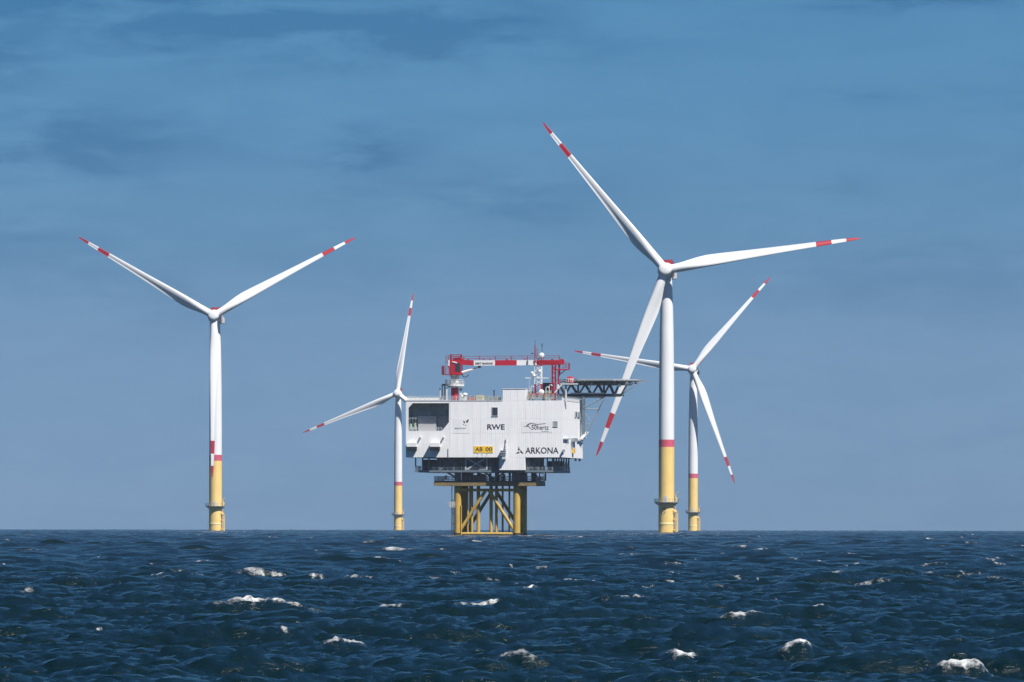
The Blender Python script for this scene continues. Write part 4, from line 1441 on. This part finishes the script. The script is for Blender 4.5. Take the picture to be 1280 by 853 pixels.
roofbox(681, 688.5, 488.5, 2.0, 'green_grey', 'control_cabinet', 'green grey cabinet between radio mast and boom rest', 'cabinet', v=4.0, extra=louvres)
roofbox(678, 690, 478.5, 4.0, 'steel_dark', 'plant_room', 'dark plant room behind the radio mast and boom rest', 'plant room', v=9.5, extra=louvres)
for k, (x, y) in enumerate(((581, 491.5), (579, 493.5))):
    t = sthing('vent_dome', ('white mushroom vent farther from the crane pedestal', 'low white mushroom vent nearer the crane pedestal')[k], 'vent', pu(x, 3 + k * 2.4), 3.0 + k * 2.4, Z_ROOF - .3, 'roof vents')
    part(MB().tube((0, 0, 0), (0, 0, cz(y) - .5), .4, 10), 'pipe', 'white', t, True)
    part(MB().ball((0, 0, cz(y) - .35), .7, 14, 8, .65), 'cap', 'white', t, True)
for k, (x, y) in enumerate(((552.4, 482.5), (555.6, 482.8), (557.6, 486), (617.3, 489.2), (549.5, 487))):
    t = sthing('flue', ('leftmost thin dark flue near the crane pedestal', 'thin dark flue second from the crane pedestal', 'pale flue closest to the crane pedestal', 'single dark flue by the penthouse', 'short pale flue left of the dark ones')[k], 'flue', pu(x, 4), 4.0, Z_ROOF - .3, 'roof flues')
    part(MB().tube((0, 0, 0), (0, 0, cz(y)), .17 if k != 2 else .3, 10), 'pipe', ('steel_dark', 'steel_dark', 'steel_light', 'steel_dark', 'steel_light')[k], t, True)
    part(MB().tube((0, 0, cz(y) + .002), (0, 0, cz(y) + .3), .26, 10), 'cowl', 'steel_dark', t, True)

rk = sthing('pipe_rack', 'rack of pale pipes and rusty valves along the roof edge under the radio mast', 'pipe rack', pu(672, 1.6), 1.6, Z_ROOF - .3)
for x in (-2.6, -.9, .9, 2.6, 4.3):
    part(MB().beam((x, 0, 0), (x, 0, cz(492.5)), .14, .14), 'post', 'steel_grey', rk)
for k, y in enumerate((498, 496, 494, 492.6)):
    part(MB().tube((-2.8, -.12 - .05 * (k % 2), cz(y)), (4.5, -.12 - .05 * (k % 2), cz(y)), .11, 8), 'pipe', ('steel_light', 'green_grey', 'steel_light', 'rust_red')[k], rk, True)
for x, y in ((-2.0, 496.6), (-.2, 495), (1.6, 497), (3.4, 494.8)):
    part(MB().box(x, x + .5, -.5, -.25, cz(y), cz(y) + .7), 'valve', 'rust_red', rk)
for k, (x, y, v_) in enumerate(((663.4, 483.5, 3.2), (682.2, 484.5, 2.6), (686.4, 482, 2.8))):
    t = sthing('goose_neck_vent', ('pale goose-neck vent left of the radio mast', 'pale goose-neck vent just right of the radio mast', 'pale goose-neck vent beside the boom rest')[k], 'vent', pu(x, v_), v_, Z_ROOF - .3, 'goose-neck vents')
    part(MB().tube((0, 0, 0), (0, 0, cz(y)), .14, 8), 'pipe', 'steel_light', t, True)
    part(MB().tube((0, 0, cz(y) - .05), (.45, 0, cz(y) + .25), .14, 8).tube((.45, 0, cz(y) + .25), (.8, 0, cz(y) - .15), .14, 8), 'bend', 'steel_light', t, True)

# ------------------------------------------------------------------ haze over the sea
hb_ = MB().box(-8750, 8750, -8750, 8750, -8.0, 195.0).mesh('haze')
hm = bpy.data.materials.new('haze_air')
hm.use_nodes = True
hn = hm.node_tree
hn.nodes.clear()
ho = hn.nodes.new('ShaderNodeOutputMaterial')
hv = hn.nodes.new('ShaderNodeVolumePrincipled')
hv.inputs['Color'].default_value = (0.80, 0.88, 1.0, 1)
hv.inputs['Density'].default_value = 2.1e-5
hv.inputs['Anisotropy'].default_value = 0.0
hn.links.new(hv.outputs[0], ho.inputs['Volume'])
MATS['haze_air'] = hm
haze = obj('haze', hb_, 'haze_air', kind='stuff')
haze['label'] = 'thin bluish sea haze softening the far turbines'
